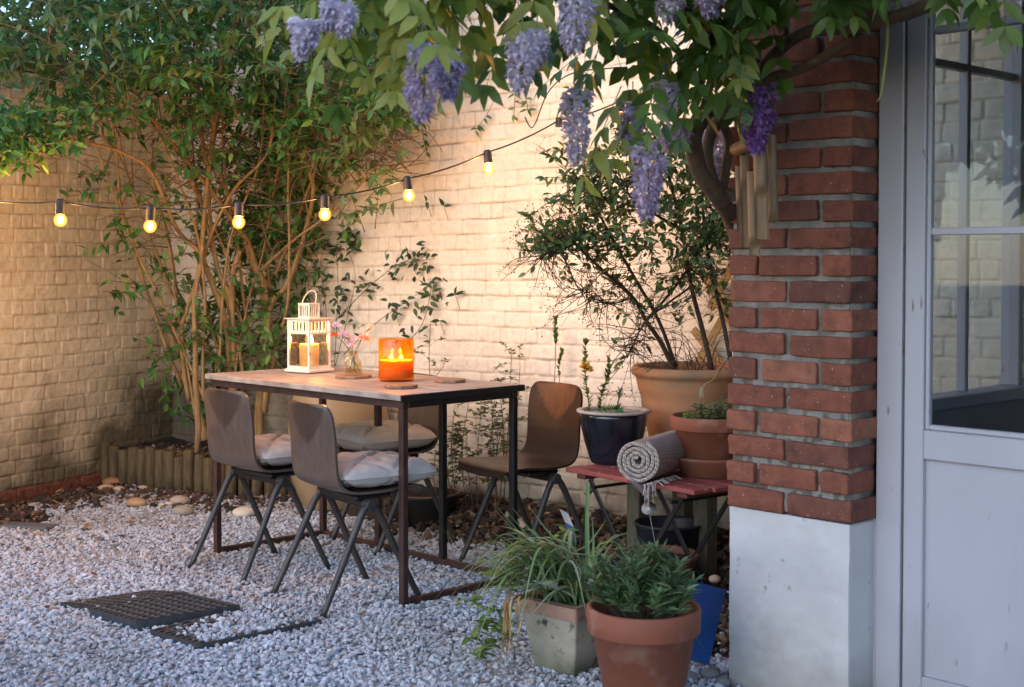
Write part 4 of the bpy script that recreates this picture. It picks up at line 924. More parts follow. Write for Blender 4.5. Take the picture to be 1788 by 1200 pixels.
sprig('tall thin shoot topped with leaves, behind the bare wooden chair', 'shoot', [at(972, 800, 6.1), at(968, 690, 6.1), at(970, 620, 6.1), at(970, 556, 6.1)], 34, .036, .017, sprig_m, tipfrac=.72, spread=.4)
sprig('shorter thin shoot beside the tall one, behind the bare wooden chair', 'shoot', [at(977, 790, 6.12), at(978, 700, 6.12), at(976, 640, 6.12), at(981, 612, 6.12)], 30, .026, .015, sprig_m, tipfrac=.45, spread=.5)
# ---------------------------------------------------------------- rolled blanket
blk, nt, out, nd, lk = newmat('woven_blanket'); tc = nd('TexCoord'); wv = nd('TexWave', Scale=42.0, Distortion=1.0); wv.bands_direction = 'DIAGONAL'; lk(tc.outputs['Object'], wv.inputs[0]); w2_ = nd('TexWave', Scale=55.0, Distortion=1.0); w2_.bands_direction = 'X'; lk(tc.outputs['Object'], w2_.inputs[0]); mm = nd('Math', operation='MULTIPLY'); lk(wv.outputs['Fac'], mm.inputs[0]); lk(w2_.outputs['Fac'], mm.inputs[1])
r = ramp(nd, [(.05, (.20, .155, .13)), (.5, (.50, .44, .41))]); lk(mm.outputs[0], r.inputs[0]); b = nd('BsdfPrincipled', Roughness=.95); lk(r.outputs[0], b.inputs[0]); bp2 = nd('Bump', Strength=.5, Distance=.002); lk(mm.outputs[0], bp2.inputs['Height']); lk(bp2.outputs[0], b.inputs['Normal']); lk(b.outputs[0], out.inputs[0])
rc = at(1112, 806, 4.66); ax = nrm(at(1185, 775, 5.0)*np.array([1, 1, 0])-rc*np.array([1, 1, 0])); rr_ = .084; rc[2] = BZ+rr_*.94
bl = thing('rolled_blanket', 'grey beige woven blanket rolled up, lying across the red bench with a hanging fringe', 'blanket', rc)
sx_ = np.cross(ax, (0, 0, 1)); sx_ = -sx_ if sx_[0] < 0 else sx_
th = np.linspace(0, 4.0*2*PI, 210); rs = .010+(.078-.010)*th/th[-1]
def spir(r): 
    q = r[:, None]*(np.cos(th+PI*.35)[:, None]*sx_+np.sin(th+PI*.35)[:, None]*np.array([0, 0, .93]))
    return q
wig = .0016*vn(th*1.2, 0, 0, 3)
inn, outr = spir(rs-.0068+wig), spir(rs+.0068+wig)
Ls = np.linspace(0, .36, 16); mb = MB()
for Q, fl in ((outr, 1), (inn, -1)):
    G = rc+Q[:, None]+ax*(Ls[None, :, None]+.004*vn(th*2, 0, 0, 5)[:, None, None]*(1-Ls[None, :, None]/.36))+.0012*vn(th[:, None]*4, Ls[None]*40, 0, 4)[..., None]*nrm(Q)[:, None]
    mb.grid(G if fl > 0 else G[:, ::-1])
for L_ in (0, .36):
    e = rc+ax*(L_+.004*vn(th*2, 0, 0, 5)[:, None]*(1-L_/.36)); mid = e+(inn+outr)/2-ax*(.004 if L_ == 0 else -.004)
    mb.grid(np.stack([e+inn, mid, e+outr], 1) if L_ > 0 else np.stack([e+outr, mid, e+inn], 1))
mb.grid(np.stack([rc+outr[-1]+ax*Ls[:, None], rc+inn[-1]+ax*Ls[:, None]], 0)); mb.build('roll', blk, parent=bl, smooth=True)
mb = MB(); base = at(1135, 842, 4.60); base[2] = BZ+.006
# loose end lying on the bench edge and dropping over it
e0 = rc-np.array([0, 0, rc[2]-BZ-.008]); pth = [e0+sx_*-.05+ax*.02, e0-ax*.012+sx_*-.015, e0-ax*.030+sx_*.012+np.array([0, 0, -.012]), e0-ax*.036+sx_*.045+np.array([0, 0, -.036])]
pp = curve(pth, 22); g1 = pp[:, None]+ax*np.linspace(0, .10, 8)[None, :, None]; g1[..., 2] += .002*vn(g1[..., 0]*60, g1[..., 1]*60, 0, 5)
mb.grid(g1); mb.grid(g1[:, ::-1]-np.array([0, 0, .006])); mb.build('loose_end', blk, parent=bl, smooth=True)
fr = MB()
for k in range(34):
    q = k/33; s_ = at(1124+q*52, 848-q*13, 4.58+q*.22); s_[2] = BZ+.010-.004*q
    if q < .35: e = s_+np.array([R.normal()*.006-.002, -.03+R.normal()*.006, -.030-.045*R.random()]); m_ = s_+np.array([R.normal()*.003, -.030, -.002])
    else: e = s_+np.array([.018+R.normal()*.010, -.022+R.normal()*.012, -.006+R.normal()*.002]); m_ = (s_+e)/2+np.array([0, 0, .006])
    fr.tube(curve([s_, m_, e], 9), .0017, 5)
fr.build('fringe', M('fringe_cotton', (.62, .56, .53), rough=.9, bump=0), parent=bl, smooth=True)
# ---------------------------------------------------------------- terracotta pot with saucer on the bench
tp = at(1242, 842, 4.86); tp[2] = BZ
sa = thing('saucer', 'terracotta saucer under the pot at the right end of the red bench', 'saucer', tp)
mb = MB(); mb.lathe([(0, .0), (.098, .0), (.104, .004), (.132, .052), (.139, .060), (.1415, .066), (.139, .071), (.134, .071), (.128, .060), (.100, .012), (0, .010)], c=tp, n=56); mb.build('bowl', terra, parent=sa, smooth=True)
tq_ = tp+np.array([0, 0, .0125])
t1 = thing('terracotta_pot', 'orange terracotta pot of green herbs standing in a saucer on the red bench', 'pot', tq_)
mb = MB(); mb.lathe(potprof(.088, .144, .200, .016, .048), c=tq_, n=56); mb.build('body', terra, parent=t1, smooth=True); soil_disc(tq_, .12, .172, t1, 9)
hb_m = leafmat('pale_herb', [(0, (.10, .15, .055)), (.6, (.19, .23, .10)), (1, (.30, .31, .17))])
def herb(label, name, c, r, h, n, L, W, mat, parent=None):
    t = thing(name, label, 'plant', c); mb = MB(); st = MB()
    m = max(8, n//14)
    for k in range(m):
        a = R.uniform(0, 2*PI); q = r*R.random()**.6; top = c+np.array([math.cos(a)*q*1.25, math.sin(a)*q*1.25, h*R.uniform(.5, 1)*(1-.35*(q/r)**2)]); bot = c+np.array([math.cos(a)*q*.5, math.sin(a)*q*.5, 0]); P = curve([bot, (bot+top)/2+R.normal(size=3)*.006, top], 10); st.tube(P, .0011, 5)
        nn = 14; i = R.integers(4, 10, nn); th = R.uniform(0, 6.28, nn); d = np.stack([np.cos(th), np.sin(th), R.uniform(-.1, .9, nn)], -1); mb.leaves(P[i]+R.normal(size=(nn, 3))*.004, d, np.array([[0, 0, 1.]])+R.normal(size=(nn, 3))*.3, L*R.uniform(.6, 1.2, nn), W*R.uniform(.7, 1.2, nn), droop=.3)
    st.build('stem', stem_m, parent=t, smooth=True); mb.build('foliage', mat, parent=t, smooth=True); return t
herb('crinkled pale green herb growing in the terracotta pot on the bench', 'herb', tq_+np.array([.03, .0, .175]), .085, .085, 700, .016, .013, hb_m)
herb('small bright green seedling at the left edge of the terracotta pot on the bench', 'seedling', tq_+np.array([-.085, -.045, .178]), .024, .035, 120, .018, .013, leafmat('seedling_leaf', [(0, (.12, .22, .05)), (1, (.20, .32, .08))]))
# ---------------------------------------------------------------- big old pot on a wooden stand, by the back wall
gp = at(1212, 700, 5.42); gp[2] = .375
wst = M('grey_post', (.115, .105, .075), (.065, .06, .042), scale=10, stretch=(6, 6, 1), rough=.85, bump=.3)
stand = thing('plant_stand', 'weathered wooden stand with square posts under the big pot', 'stand', gp*np.array([1, 1, 0]))
mb = MB(); mb.box(gp-np.array([0, 0, .022]), (.42, .36, .042), rz=HRZ, bev=.004); mb.build('top', wst, parent=stand)
for dx, dy in ((-.17, -.14), (.17, -.14), (-.17, .14), (.17, .14)):
    c_, s_ = math.cos(HRZ), math.sin(HRZ); q = gp+np.array([dx*c_-dy*s_, dx*s_+dy*c_, 0]); mb = MB(); mb.box((q[0], q[1], .165), (.065, .065, .335), rz=HRZ, bev=.004); mb.build('post', wst, parent=stand)
big = thing('large_pot', 'large weathered terracotta pot with grooved bands, by the back wall behind the bench', 'pot', gp)
mb = MB(); H_ = .425; pf = [(0, 0), (.135, 0), (.142, .006)]
for k in np.linspace(.03, H_-.055, 26):
    r_ = .142+(.232-.142)*(k/(H_-.04))**.9; g_ = -.0035 if any(abs(k-x) < .0055 for x in (.285, .302, .319, .236)) else 0; pf.append((r_+g_, k))
pf += [(.232, H_-.040), (.246, H_-.034), (.250, H_-.022), (.248, H_-.008), (.240, H_), (.228, H_), (.222, H_-.012), (.214, H_-.06), (.20, H_-.11)]
mb.lathe(pf, c=gp, n=72, wob=.006, seed=4); mb.build('body', terra_old, parent=big, smooth=True); soil_disc(gp, .212, H_-.06, big, 13)
# ---------------------------------------------------------------- foreground pots
rp = gnd(1124, 1262); rp = np.array([at(1124, 1100, 3.66)[0], 3.66, 0])
t2 = thing('terracotta_pot', 'plain round terracotta pot in the foreground, filled with a bushy green herb', 'pot', rp)
mb = MB(); mb.lathe(potprof(.098, .1515, .292, .014, .068, t=.013), c=rp, n=64); mb.build('body', terra, parent=t2, smooth=True); soil_disc(rp, .130, .245, t2, 21)
lav = leafmat('lavender_leaf', [(0, (.06, .11, .045)), (.5, (.11, .19, .08)), (.9, (.17, .27, .125)), (1, (.26, .29, .14))], rough=.55)
t = thing('lavender', 'bushy green herb with narrow leaves growing in the round foreground pot', 'plant', rp+np.array([0, 0, .25])); st = MB(); mb = MB()
for k in range(54):
    a = R.uniform(0, 2*PI); q = R.random()**.55; bot = rp+np.array([math.cos(a)*.06*q, math.sin(a)*.06*q, .245]); top = rp+np.array([math.cos(a)*.155*q-.004, math.sin(a)*.155*q, .26+(.205-.09*q*q)*R.uniform(.6, 1)]); P = curve([bot, (bot*.45+top*.55)+np.array([math.cos(a)*.012, math.sin(a)*.012, -.004]), top], 14); st.tube(P, .0013, 5)
    nn = 34; i = np.sort(R.integers(5, 14, nn)); T = nrm(np.gradient(P, axis=0))[i]; th = R.uniform(0, 6.28, nn); sd = np.stack([np.cos(th), np.sin(th), 0*th], -1); d = nrm(T*R.uniform(.35, 1.0, nn)[:, None]+sd*.75); mb.leaves(P[i], d, T+sd*.2, R.uniform(.026, .054, nn), R.uniform(.008, .0135, nn), fold=.3, droop=R.uniform(-.1, .4, nn))
st.build('stem', M('lavender_stem', (.085, .08, .045), (.05, .045, .03), rough=.8, bump=0), parent=t, smooth=True); mb.build('foliage', lav, parent=t, smooth=True)
old_clay = M('lichen_clay', (.43, .385, .315), (.26, .235, .185), scale=8, rough=.9, bump=.4, bscale=60, bdist=.003, lo=.3, hi=.66, spots=((.045, .04, .032), 26, .60, .70)); base_dirt(old_clay, .0, .09, (.055, .065, .03), .85, 16)
rim_clay = M('pinkish_rim', (.40, .235, .17), (.27, .165, .12), scale=14, rough=.85, bump=.35, spots=((.10, .065, .05), 30, .63, .70))
k0, k1, k2 = gnd(897, 1040, .222), gnd(1026, 1062, .222), gnd(1090, 1032, .222)
sqc = gnd(1000, 1040, .222); e1 = nrm((k1-k0)*np.array([1, 1, 0])); sqz = math.atan2(e1[1], e1[0])-.12
sqc = (k0+k1)/2+np.array([-e1[1], e1[0], 0])*.112; sqc[2] = 0
sq = thing('square_pot', 'tapered square clay pot with a pinkish rim and grey lichen, beside the round foreground pot', 'pot', sqc, sqz)
def frust(mb, w0, w1, z0, z1, inv=False, bev=.008, n=9):
    th = []; 
    def ring(w, z):
        c_ = []; h = w/2; r_ = bev
        for (sx, sy, a0) in ((1, -1, -PI/2), (1, 1, 0), (-1, 1, PI/2), (-1, -1, PI)):
            for a in np.linspace(a0, a0+PI/2, 5): c_.append((sx*(h-r_)+r_*math.cos(a), sy*(h-r_)+r_*math.sin(a), z))
        return np.array(c_)
    Z = np.linspace(0, 1, n); G = np.array([ring(w0+(w1-w0)*t, z0+(z1-z0)*t) for t in Z]); G = np.concatenate([G, G[:, :1]], 1); nn = .0018*vn(G[..., 0]*25, G[..., 1]*25, G[..., 2]*25, 6); G[..., 0] += nn; G[..., 1] += nn
    mb.grid(G if not inv else G[:, ::-1]); return G
mb = MB(); frust(mb, .150, .215, 0, .182); frust(mb, .120, .185, .02, .182, True); mb.box((0, 0, .012), (.14, .14, .02)); mb.build('body', old_clay, parent=sq, smooth=True, local=True)
mb = MB(); frust(mb, .228, .240, .178, .218, n=4); frust(mb, .182, .190, .178, .218, True, n=4); g = frust(mb, .190, .238, .2185, .2195, True, n=3); frust(mb, .186, .229, .1775, .1785, n=3); mb.build('rim', rim_clay, parent=sq, smooth=False, local=True)
soil_disc(sqc, .09, .185, sq, 25)
stp = leafmat('strap_leaf', [(0, (.07, .15, .04)), (.4, (.12, .22, .065)), (.75, (.20, .30, .13)), (1, (.36, .44, .28))], rough=.4, transl=.3)
dead = leafmat('withered_leaf', [(0, (.20, .10, .03)), (.5, (.34, .20, .06)), (1, (.52, .42, .22))], rough=.6)
nar = thing('bulb_plant', 'clump of long strap leaves spilling over the square clay pot', 'plant', sqc+np.array([0, 0, .2])); mb = MB(); md = MB()
for k in range(150):
    b_ = sqc+np.array([R.normal()*.045, R.normal()*.045, .19]); a = R.normal(2.75, .75) if k < 115 else R.uniform(0, 6.28); L_ = R.uniform(.16, .40); hgt = R.uniform(.05, .20); dr = R.uniform(-.10, .10) if R.random() < .55 else R.uniform(-.24, -.12)
    dx, dy = math.cos(a)*L_, math.sin(a)*L_
    P = curve([b_, b_+np.array([dx*.22, dy*.22, hgt*.85]), b_+np.array([dx*.6, dy*.6, hgt]), b_+np.array([dx, dy, max(hgt+dr, -.17)])], 18); wv_ = R.uniform(.0034, .0075); mb.strap(P, wv_*np.concatenate([np.linspace(.8, 1, 9), np.linspace(1, .08, 9)]))
# a few leaves reaching out along the gravel, as seen left of the pot
for (p_, q_, e_, w_) in (((950, 1035, 3.95), (880, 1000, 4.0), (822, 974, 4.1), .0052), ((948, 1030, 3.97), (905, 960, 4.1), (866, 932, 4.25), .003), ((960, 1030, 3.95), (935, 975, 4.05), (912, 940, 4.2), .0035), ((970, 1025, 3.95), (945, 960, 4.1), (925, 938, 4.2), .0032)):
    mb.strap(curve([at(*p_), at(*q_), at(*e_)], 18), w_*np.concatenate([np.ones(9), np.linspace(1, .15, 9)]))
mb.strap(curve([at(1026, 1010, 3.98), at(1025, 930, 4.0), at(1027, 842, 4.02)], 18), .0075*np.linspace(1, .75, 18), fold=.5)
mb.strap(curve([at(1034, 1010, 3.99), at(1036, 950, 4.0), at(1034, 905, 4.02)], 18), .0055*np.linspace(1, .1, 18), fold=.4)
for k in range(9):
    x0 = 895+R.normal()*5; mb2 = md; mb2.strap(curve([at(940+R.normal()*14, 1036, 3.98), at(x0, 1046+R.normal()*5, 3.90), at(x0-2+R.normal()*7, 1100, 3.88), at(x0-6+R.normal()*12, 1142+R.normal()*8, 3.87)], 18), .0045*np.linspace(1, .35, 18), fold=.15)
md.strap(curve([at(905, 1120, 3.86), at(880, 1150, 3.85), at(842, 1157, 3.85)], 14), .003)
md.strap(curve([at(925, 1040, 3.9), at(985, 1025, 3.86), at(1040, 1040, 3.9)], 14), .006)
bro = MB(); bro.strap(curve([at(912, 1034, 3.95), at(945, 1018, 3.87), at(975, 1028, 3.84), at(1005, 1046, 3.88)], 20), np.array([.004]+[.026*math.sin(x) for x in np.linspace(.35, 2.85, 18)]+[.003]), fold=.12)
mb.build('foliage', stp, parent=nar, smooth=True); md.build('withered_leaf', dead, parent=nar, smooth=True); bro.build('broad_leaf', leafmat('broad_grey_leaf', [(0, (.20, .28, .20)), (1, (.26, .34, .24))], transl=.2), parent=nar, smooth=True)
wd = thing('weed', 'leafy green weeds trailing over the gravel, left of the square pot', 'plant', gnd(850, 1130)); mb = MB(); st = MB(); lf = leafmat('weed_bright', [(0, (.07, .14, .03)), (.6, (.12, .22, .045)), (1, (.24, .34, .07))])
for (pa) in (((905, 1070, 3.97), (850, 1060, 4.0), (818, 1045, 4.05)), ((900, 1085, 3.95), (850, 1085, 3.95), (815, 1120, 3.9)), ((905, 1050, 4.0), (870, 1010, 4.1), (842, 1003, 4.2)), ((895, 1110, 3.9), (850, 1130, 3.88), (830, 1150, 3.88)), ((905, 1040, 4.05), (890, 985, 4.2), (915, 958, 4.3)), ((960, 1000, 4.15), (950, 960, 4.25), (985, 930, 4.3)), ((965, 985, 4.2), (985, 950, 4.3), (988, 925, 4.3)), ((900, 1130, 3.9), (870, 1100, 3.9), (835, 1085, 3.95))):
    P = curve([at(*x) for x in pa], 24); P[:, 2] = np.maximum(P[:, 2], .02); st.tube(P, .0013, 5); nn = 22; i = R.integers(5, 24, nn); th = R.uniform(0, 6.28, nn); d = np.stack([np.cos(th), np.sin(th), R.uniform(-.2, .7, nn)], -1); mb.leaves(P[i], d, np.array([[0, 0, 1.]])+R.normal(size=(nn, 3))*.25, R.uniform(.026, .056, nn), R.uniform(.014, .026, nn), droop=.3)
st.build('stem', stem_m, parent=wd, smooth=True); mb.build('foliage', lf, parent=wd, smooth=True)
# ---------------------------------------------------------------- small things under and beside the bench
c = at(1152, 930, 4.95); c[2] = .0
bw = thing('clay_bowl', 'old clay bowl of dark soil on the ground under the red bench', 'bowl', c); mb = MB(); mb.lathe([(0, 0), (.085, 0), (.10, .01), (.135, .135), (.147, .150), (.143, .158), (.132, .156), (.125, .135), (.09, .02), (0, .02)], c=c, n=44, wob=.03, seed=8); mb.build('body', M('dark_clay', (.20, .075, .05), (.11, .045, .032), scale=9, rough=.8), parent=bw, smooth=True); soil_disc(c, .128, .135, bw, 41)
c = at(1168, 920, 5.25); c[2] = 0; mb = MB(); mb.lathe([(0, 0), (.10, 0), (.105, .006), (.128, .20), (.135, .203), (.135, .212), (.128, .213), (.122, .20), (.10, .02), (0, .02)], c=c, n=40); tag(mb.build('black_bucket', M('black_plastic', (.018, .019, .026), rough=.5, bump=.05), smooth=True), 'black plastic bucket behind the clay bowl under the bench', 'bucket')
c = at(1133, 888, 4.75); sp = thing('solar_spike_light', 'small silver dish on a thin wire spike beneath the blanket fringe', 'garden light', c); mb = MB(); k = np.linspace(0, 1, 8); mb.lathe(np.stack([.026*k, .007*k*k-.004], -1), n=28); V, F = mb.c[0]; tq = Vector((-.30, -.70, .62)).to_track_quat('Z', 'Y').to_matrix(); m2 = MB(); m2.add(V @ np.array(tq).T+c, [list(x) for f in F for x in f]); m2.build('dish', M('brushed_silver', (.62, .61, .59), rough=.4, metallic=.35, bump=.1), parent=sp, smooth=True); mb = MB(); mb.tube([c+np.array([0, .004, -.004]), at(1146, 960, 4.72), at(1150, 985, 4.7)], .0018, 6); mb.build('spike', M('wire', (.28, .26, .24), rough=.4, metallic=.8, bump=0), parent=sp)
lb = thing('plant_label', 'white plant label with a blue lower half stuck in the soil near the bare chair', 'label', gnd(1003, 945, .05)); D_ = 5.45
def quadplate(mb, P, t=.002):
    P = np.array(P); n = nrm(np.cross(P[1]-P[0], P[3]-P[0])); V = np.vstack([P, P+n*t]); m = len(P); F = [list(range(m))[::-1], list(range(m, 2*m))]+[[i, (i+1) % m, m+(i+1) % m, m+i] for i in range(m)]; mb.add(V, F)
mb = MB(); quadplate(mb, [at(977, 889, D_), at(992, 897, D_-.01), at(1002, 921, D_-.02), at(986, 911, D_)]); mb.build('tag', M('white_plastic', (.75, .73, .74), rough=.4, bump=0), parent=lb)
mb = MB(); quadplate(mb, [at(986, 911.6, D_+.001), at(1002, 921.6, D_-.019), at(1007, 948, D_-.03), at(994, 938, D_-.01)]); mb.build('stem', M('blue_plastic', (.03, .15, .42), rough=.4, bump=0), parent=lb)
bx = MB(); q = [at(1200, 1012, 3.98), at(1268, 1030, 4.06), at(1238, 1160, 3.94), at(1168, 1142, 3.86)]; quadplate(bx, [np.array(v) for v in q], .012); tag(bx.build('blue_board', M('blue_paint', (.012, .075, .26), (.008, .05, .19), scale=5, rough=.45, bump=.1, spots=((.35, .25, .55), 12, .745, .76))), 'bright blue board leaning behind the round foreground pot', 'board')
for k, (px, py, D_, r_) in enumerate(((1248, 1011, 4.6, .020), (1205, 1192, 4.0, .026), (1240, 1188, 4.05, .030), (1222, 1168, 4.15, .024), (1262, 1200, 4.0, .024))):
    mb = MB(); c = gnd(px, py) if k else at(px, py, D_); c[2] = r_*.55 if k else c[2]; mb.blobs([c], [r_], [BALL2], squash=.7); tag(mb.build('stone', M('tan_stone' if not k else 'dark_stone', (.42, .30, .20) if not k else (.20, .19, .18), scale=30, rough=.8), smooth=True), 'tan stone lying on the soil above the blue board' if not k else 'dark grey stone on the ground between the round pot and the pillar', 'stone', None if not k else 'stones beside the pillar')
# ================================================================ left side: log edging, pebbles, plastic grids, litter, tub, tan pot
log_m = M('log_wood', (.145, .105, .048), (.065, .047, .022), scale=10, stretch=(5, 5, .9), rough=.85, bump=.3)
le = thing('log_edging', 'row of short upright logs edging the raised bed under the shrub', 'edging', (*EC[90], 0)); Ls_ = np.concatenate([[0], np.cumsum(np.linalg.norm(np.diff(EC, axis=0), axis=1))]); nlog = int(Ls_[-1]/.0665)
for k in range(nlog):
    s_ = (k+.5)*.0665; x, y = np.interp(s_, Ls_, EC[:, 0]), np.interp(s_, Ls_, EC[:, 1]); r_ = .0325*R.uniform(.90, 1.04); h0 = .205+.012*R.normal()+(.035 if k < 3 else 0)
    mb = MB(); tx, ty = R.normal()*.02, R.normal()*.014; mb.lathe([(r_*.98, -.05), (r_, .1), (r_*.99, h0-.012), (r_*.93, h0-.004), (r_*.82, h0), (0, h0+.002)], n=16, wob=.06, seed=k); V, F = mb.c[0]; V = V+np.stack([V[:, 2]*tx+x, V[:, 2]*ty+y, 0*V[:, 2]], -1); m2 = MB(); m2.add(V, [list(f) for ff in F for f in ff]); m2.build('log', log_m, parent=le, smooth=True)
PEB = [(320, 901, 17, (.30, .27, .22), 'round grey green pebble, largest of the group before the log edging'), (314, 882, 16, (.46, .36, .28), 'flat pinkish pebble just behind the round grey one'), (295, 884, 7, (.62, .55, .44), 'small cream pebble beside the flat pinkish one'), (283, 885, 6, (.62, .52, .38), 'small cream pebble left of its twin'), (239, 886, 16, (.42, .27, .14), 'long tan pebble half sunk in the gravel'), (249, 858, 9, (.60, .50, .38), 'cream pebble close to the log edging'), (208, 859, 9, (.62, .47, .32), 'pale oval pebble among the dead leaves'), (186, 859, 13, (.55, .36, .20), 'flat tan stone beside the dead leaves'), (195, 849, 15, (.42, .22, .10), 'reddish brown slate leaning at the end of the edging'), (426, 904, 18, (.66, .58, .46), 'flat cream pebble behind the legs of the left front chair'), (147, 930, 7, (.05, .05, .05), 'small black stone alone on the gravel at left'), (312, 863, 4, (.6, .52, .42), 'tiny pale pebble at the foot of the logs')]
for (px, py, hw, col, lab) in PEB:
    c = gnd(px, py); r_ = hw*c[1]/FPX; mb = MB(); V = BALL3[0]*np.array([1.15, .85, .55 if hw > 10 and px != 320 else .62])*r_; V = V*(1+.06*vn(V[:, 0]/r_*1.4, V[:, 1]/r_*1.4, V[:, 2]/r_*1.4, int(px)))[:, None]; mb.add(V+c+np.array([0, 0, r_*.42+.004]), BALL3[1]); tag(mb.build('pebble', M('pebble_stone', col, tuple(x*.75 for x in col), scale=22, rough=.7, bump=.1), smooth=True), lab, 'pebble', 'pebbles by the log edging' if px < 360 and px > 170 else None)
gpl = M('grid_plastic', (.070, .075, .080), (.045, .05, .055), scale=30, rough=.45, bump=.2)
gbl = M('grid_hole_shade', (.012, .012, .013), rough=.8, bump=0)
def gridmat(label, corners, zt, nx, ny, sink):
    P = [gnd(*q, zt) for q in corners]; c = np.mean(P, 0); c[2] = 0; t = thing('gravel_grid', label, 'plastic grid', c, group='plastic gravel grids')
    def pt(u, v, z): q = P[0]*(1-u)*(1-v)+P[1]*u*(1-v)+P[2]*u*v+P[3]*(1-u)*v; return np.array([q[0], q[1], z])
    mb = MB(); m = 5
    # plate with octagonal holes: rings between cell border and hole
    for i in range(nx):
        for j in range(ny):
            th = np.linspace(0, 2*PI, 17)[:16]+PI/16
            sq_ = np.stack([np.cos(th), np.sin(th)], -1); sq_ = sq_/np.abs(sq_).max(1, keepdims=True)*.5; hole = np.stack([np.cos(th), np.sin(th)], -1)*.385
            A = [pt((i+.5+a)/nx, (j+.5+b_)/ny, zt) for a, b_ in sq_]; B = [pt((i+.5+a)/nx, (j+.5+b_)/ny, zt-.001) for a, b_ in hole]; C = [p-np.array([0, 0, .035]) for p in B]
            V = np.array(A+B+C); F = [[k, (k+1) % 16, 16+(k+1) % 16, 16+k] for k in range(16)]+[[16+k, 16+(k+1) % 16, 32+(k+1) % 16, 32+k] for k in range(16)]; mb.add(V, F)
    mb.build('plate', gpl, parent=t)
    mb = MB(); quadplate(mb, [pt(.01, .01, zt-.036), pt(.99, .01, zt-.036), pt(.99, .99, zt-.036), pt(.01, .99, zt-.036)], .001); mb.build('hole_shade_sheet', gbl, parent=t)  # added black sheet, stands in for the shade inside the holes
    mb = MB(); n = 46
    for e in range(4):
        for k in range(n):
            u0, v0 = [((k+.5)/n, 0), (1, (k+.5)/n), (1-(k+.5)/n, 1), (0, 1-(k+.5)/n)][e]; p = pt(u0, v0, zt-.0255); q = P[(e+1) % 4]-P[e]; mb.box(p, (np.linalg.norm(q)/n*.62, .007, .049), rz=math.atan2(q[1], q[0]))
        p, q = P[e].copy(), P[(e+1) % 4].copy(); p[2] = q[2] = zt-.03; mb.bar(p, q, .003, .056)
    mb.build('rim', gpl, parent=t); return t
gridmat('black plastic gravel grid lying exposed on the gravel, holes showing', [(158, 1062), (240, 1084), (418, 1056), (330, 1036)], .036, 9, 9, 0)
gridmat('second black plastic gravel grid, half buried in gravel in front of the exposed one', [(262, 1100), (350, 1124), (560, 1082), (470, 1048)], .020, 9, 9, 1)
gridmat('third black plastic gravel grid, mostly sunk behind the exposed one', [(106, 1052), (165, 1060), (330, 1034), (262, 1030)], .020, 8, 8, 1)
mb = MB(); th = R.uniform(0, 1, 1500); u_, v_ = R.uniform(.04, .98, 1500), R.uniform(.06, .99, 1500); Pq = [gnd(262, 1100, .016), gnd(350, 1124, .016), gnd(560, 1082, .016), gnd(470, 1048, .016)]
pos = np.array([Pq[0]*(1-a)*(1-b_)+Pq[1]*a*(1-b_)+Pq[2]*a*b_+Pq[3]*(1-a)*b_ for a, b_ in zip(u_, v_)]); pos = pos[(u_+v_*.6+R.normal(size=1500)*.2) > .55]; pos[:, 2] = R.uniform(.008, .021, len(pos)); pos = pos[R.random(len(pos)) < .85]; mb.blobs(pos, np.exp(R.normal(math.log(.0082), .27, len(pos))), STONES); tag(mb.build('loose_gravel', gm), 'stone chips lying on the half buried grid', None, kind='stuff')
lit = leafmat('dead_leaf', [(0, (.06, .03, .015)), (.4, (.17, .075, .03)), (.75, (.30, .15, .06)), (1, (.42, .30, .16))], rough=.7, transl=.1)
P = []
while len(P) < 560:
    x, y = gr(-2.7, 1.0), gr(3.7, 7.4); dl = lwall_dist(x, y); d_ = bwall_dist(x, y)
    e = edge_side(np.array([x]), np.array([y]))[0]
    if dl < .03 or (e > -.03 and y > 6.6 and x < -.5): continue
    rl = np.array([x-HC[0], y-HC[1]])
    if rl @ HN[:2] > -.02 and rl @ HU[:2] > -.45: continue
    wgt = .02+.9*math.exp(-max(dl, 0)/.45)+(.9*math.exp(-max(-e, 0)/.2) if x < -1 else 0)+(.8 if d_ < .55 and x > -.3 else 0)
    if d_ < .05 or R.random() > wgt: continue
    P.append((x, y, (.10*(1-d_/.62) if d_ < .62 and x > -.3 else 0)+.018))
P = np.array(P); n = len(P); th = R.uniform(0, 6.28, n); mb = MB(); mb.leaves(P, np.stack([np.cos(th), np.sin(th), R.normal(size=n)*.15], -1), np.array([[0, 0, 1.]])+R.normal(size=(n, 3))*.35, R.uniform(.018, .05, n), R.uniform(.012, .026, n), fold=R.uniform(.1, .7), droop=R.uniform(-.4, .4, n)); tag(mb.build('leaf_litter', lit), 'brown dead leaves scattered over gravel and soil', None, kind='stuff')
mb = MB(); pl = gnd(50, 925); mb.box(pl+np.array([0, 0, .014]), (.24, .10, .020), rz=-.25, bev=.006); tag(mb.build('slate_slab', M('slate', (.11, .12, .13), (.07, .075, .08), scale=9, rough=.7)), 'dark flat slate slab lying in the gravel at far left', 'slab')
c = at(742, 900, 6.28); c[2] = 0
tub = thing('planter_tub', 'low black planter tub with a pale rim beyond the table', 'planter', c); mb = MB(); mb.lathe([(0, 0), (.10, 0), (.135, .01), (.150, .13), (.158, .14), (.158, .15), (.146, .15), (.14, .12)], c=c, n=36); mb.build('body', M('tub_plastic', (.022, .02, .018), rough=.5, bump=.05), parent=tub, smooth=True); mb = MB(); th = np.linspace(0, 2*PI, 40); mb.tube(np.stack([c[0]+.158*np.cos(th), c[1]+.158*np.sin(th), .152+0*th], -1), .004, 6); mb.build('rim', M('tan_rim', (.30, .18, .09), rough=.5, bump=0), parent=tub, smooth=True); soil_disc(c, .138, .125, tub, 51)
c = at(592, 760, 6.72); c[2] = 0
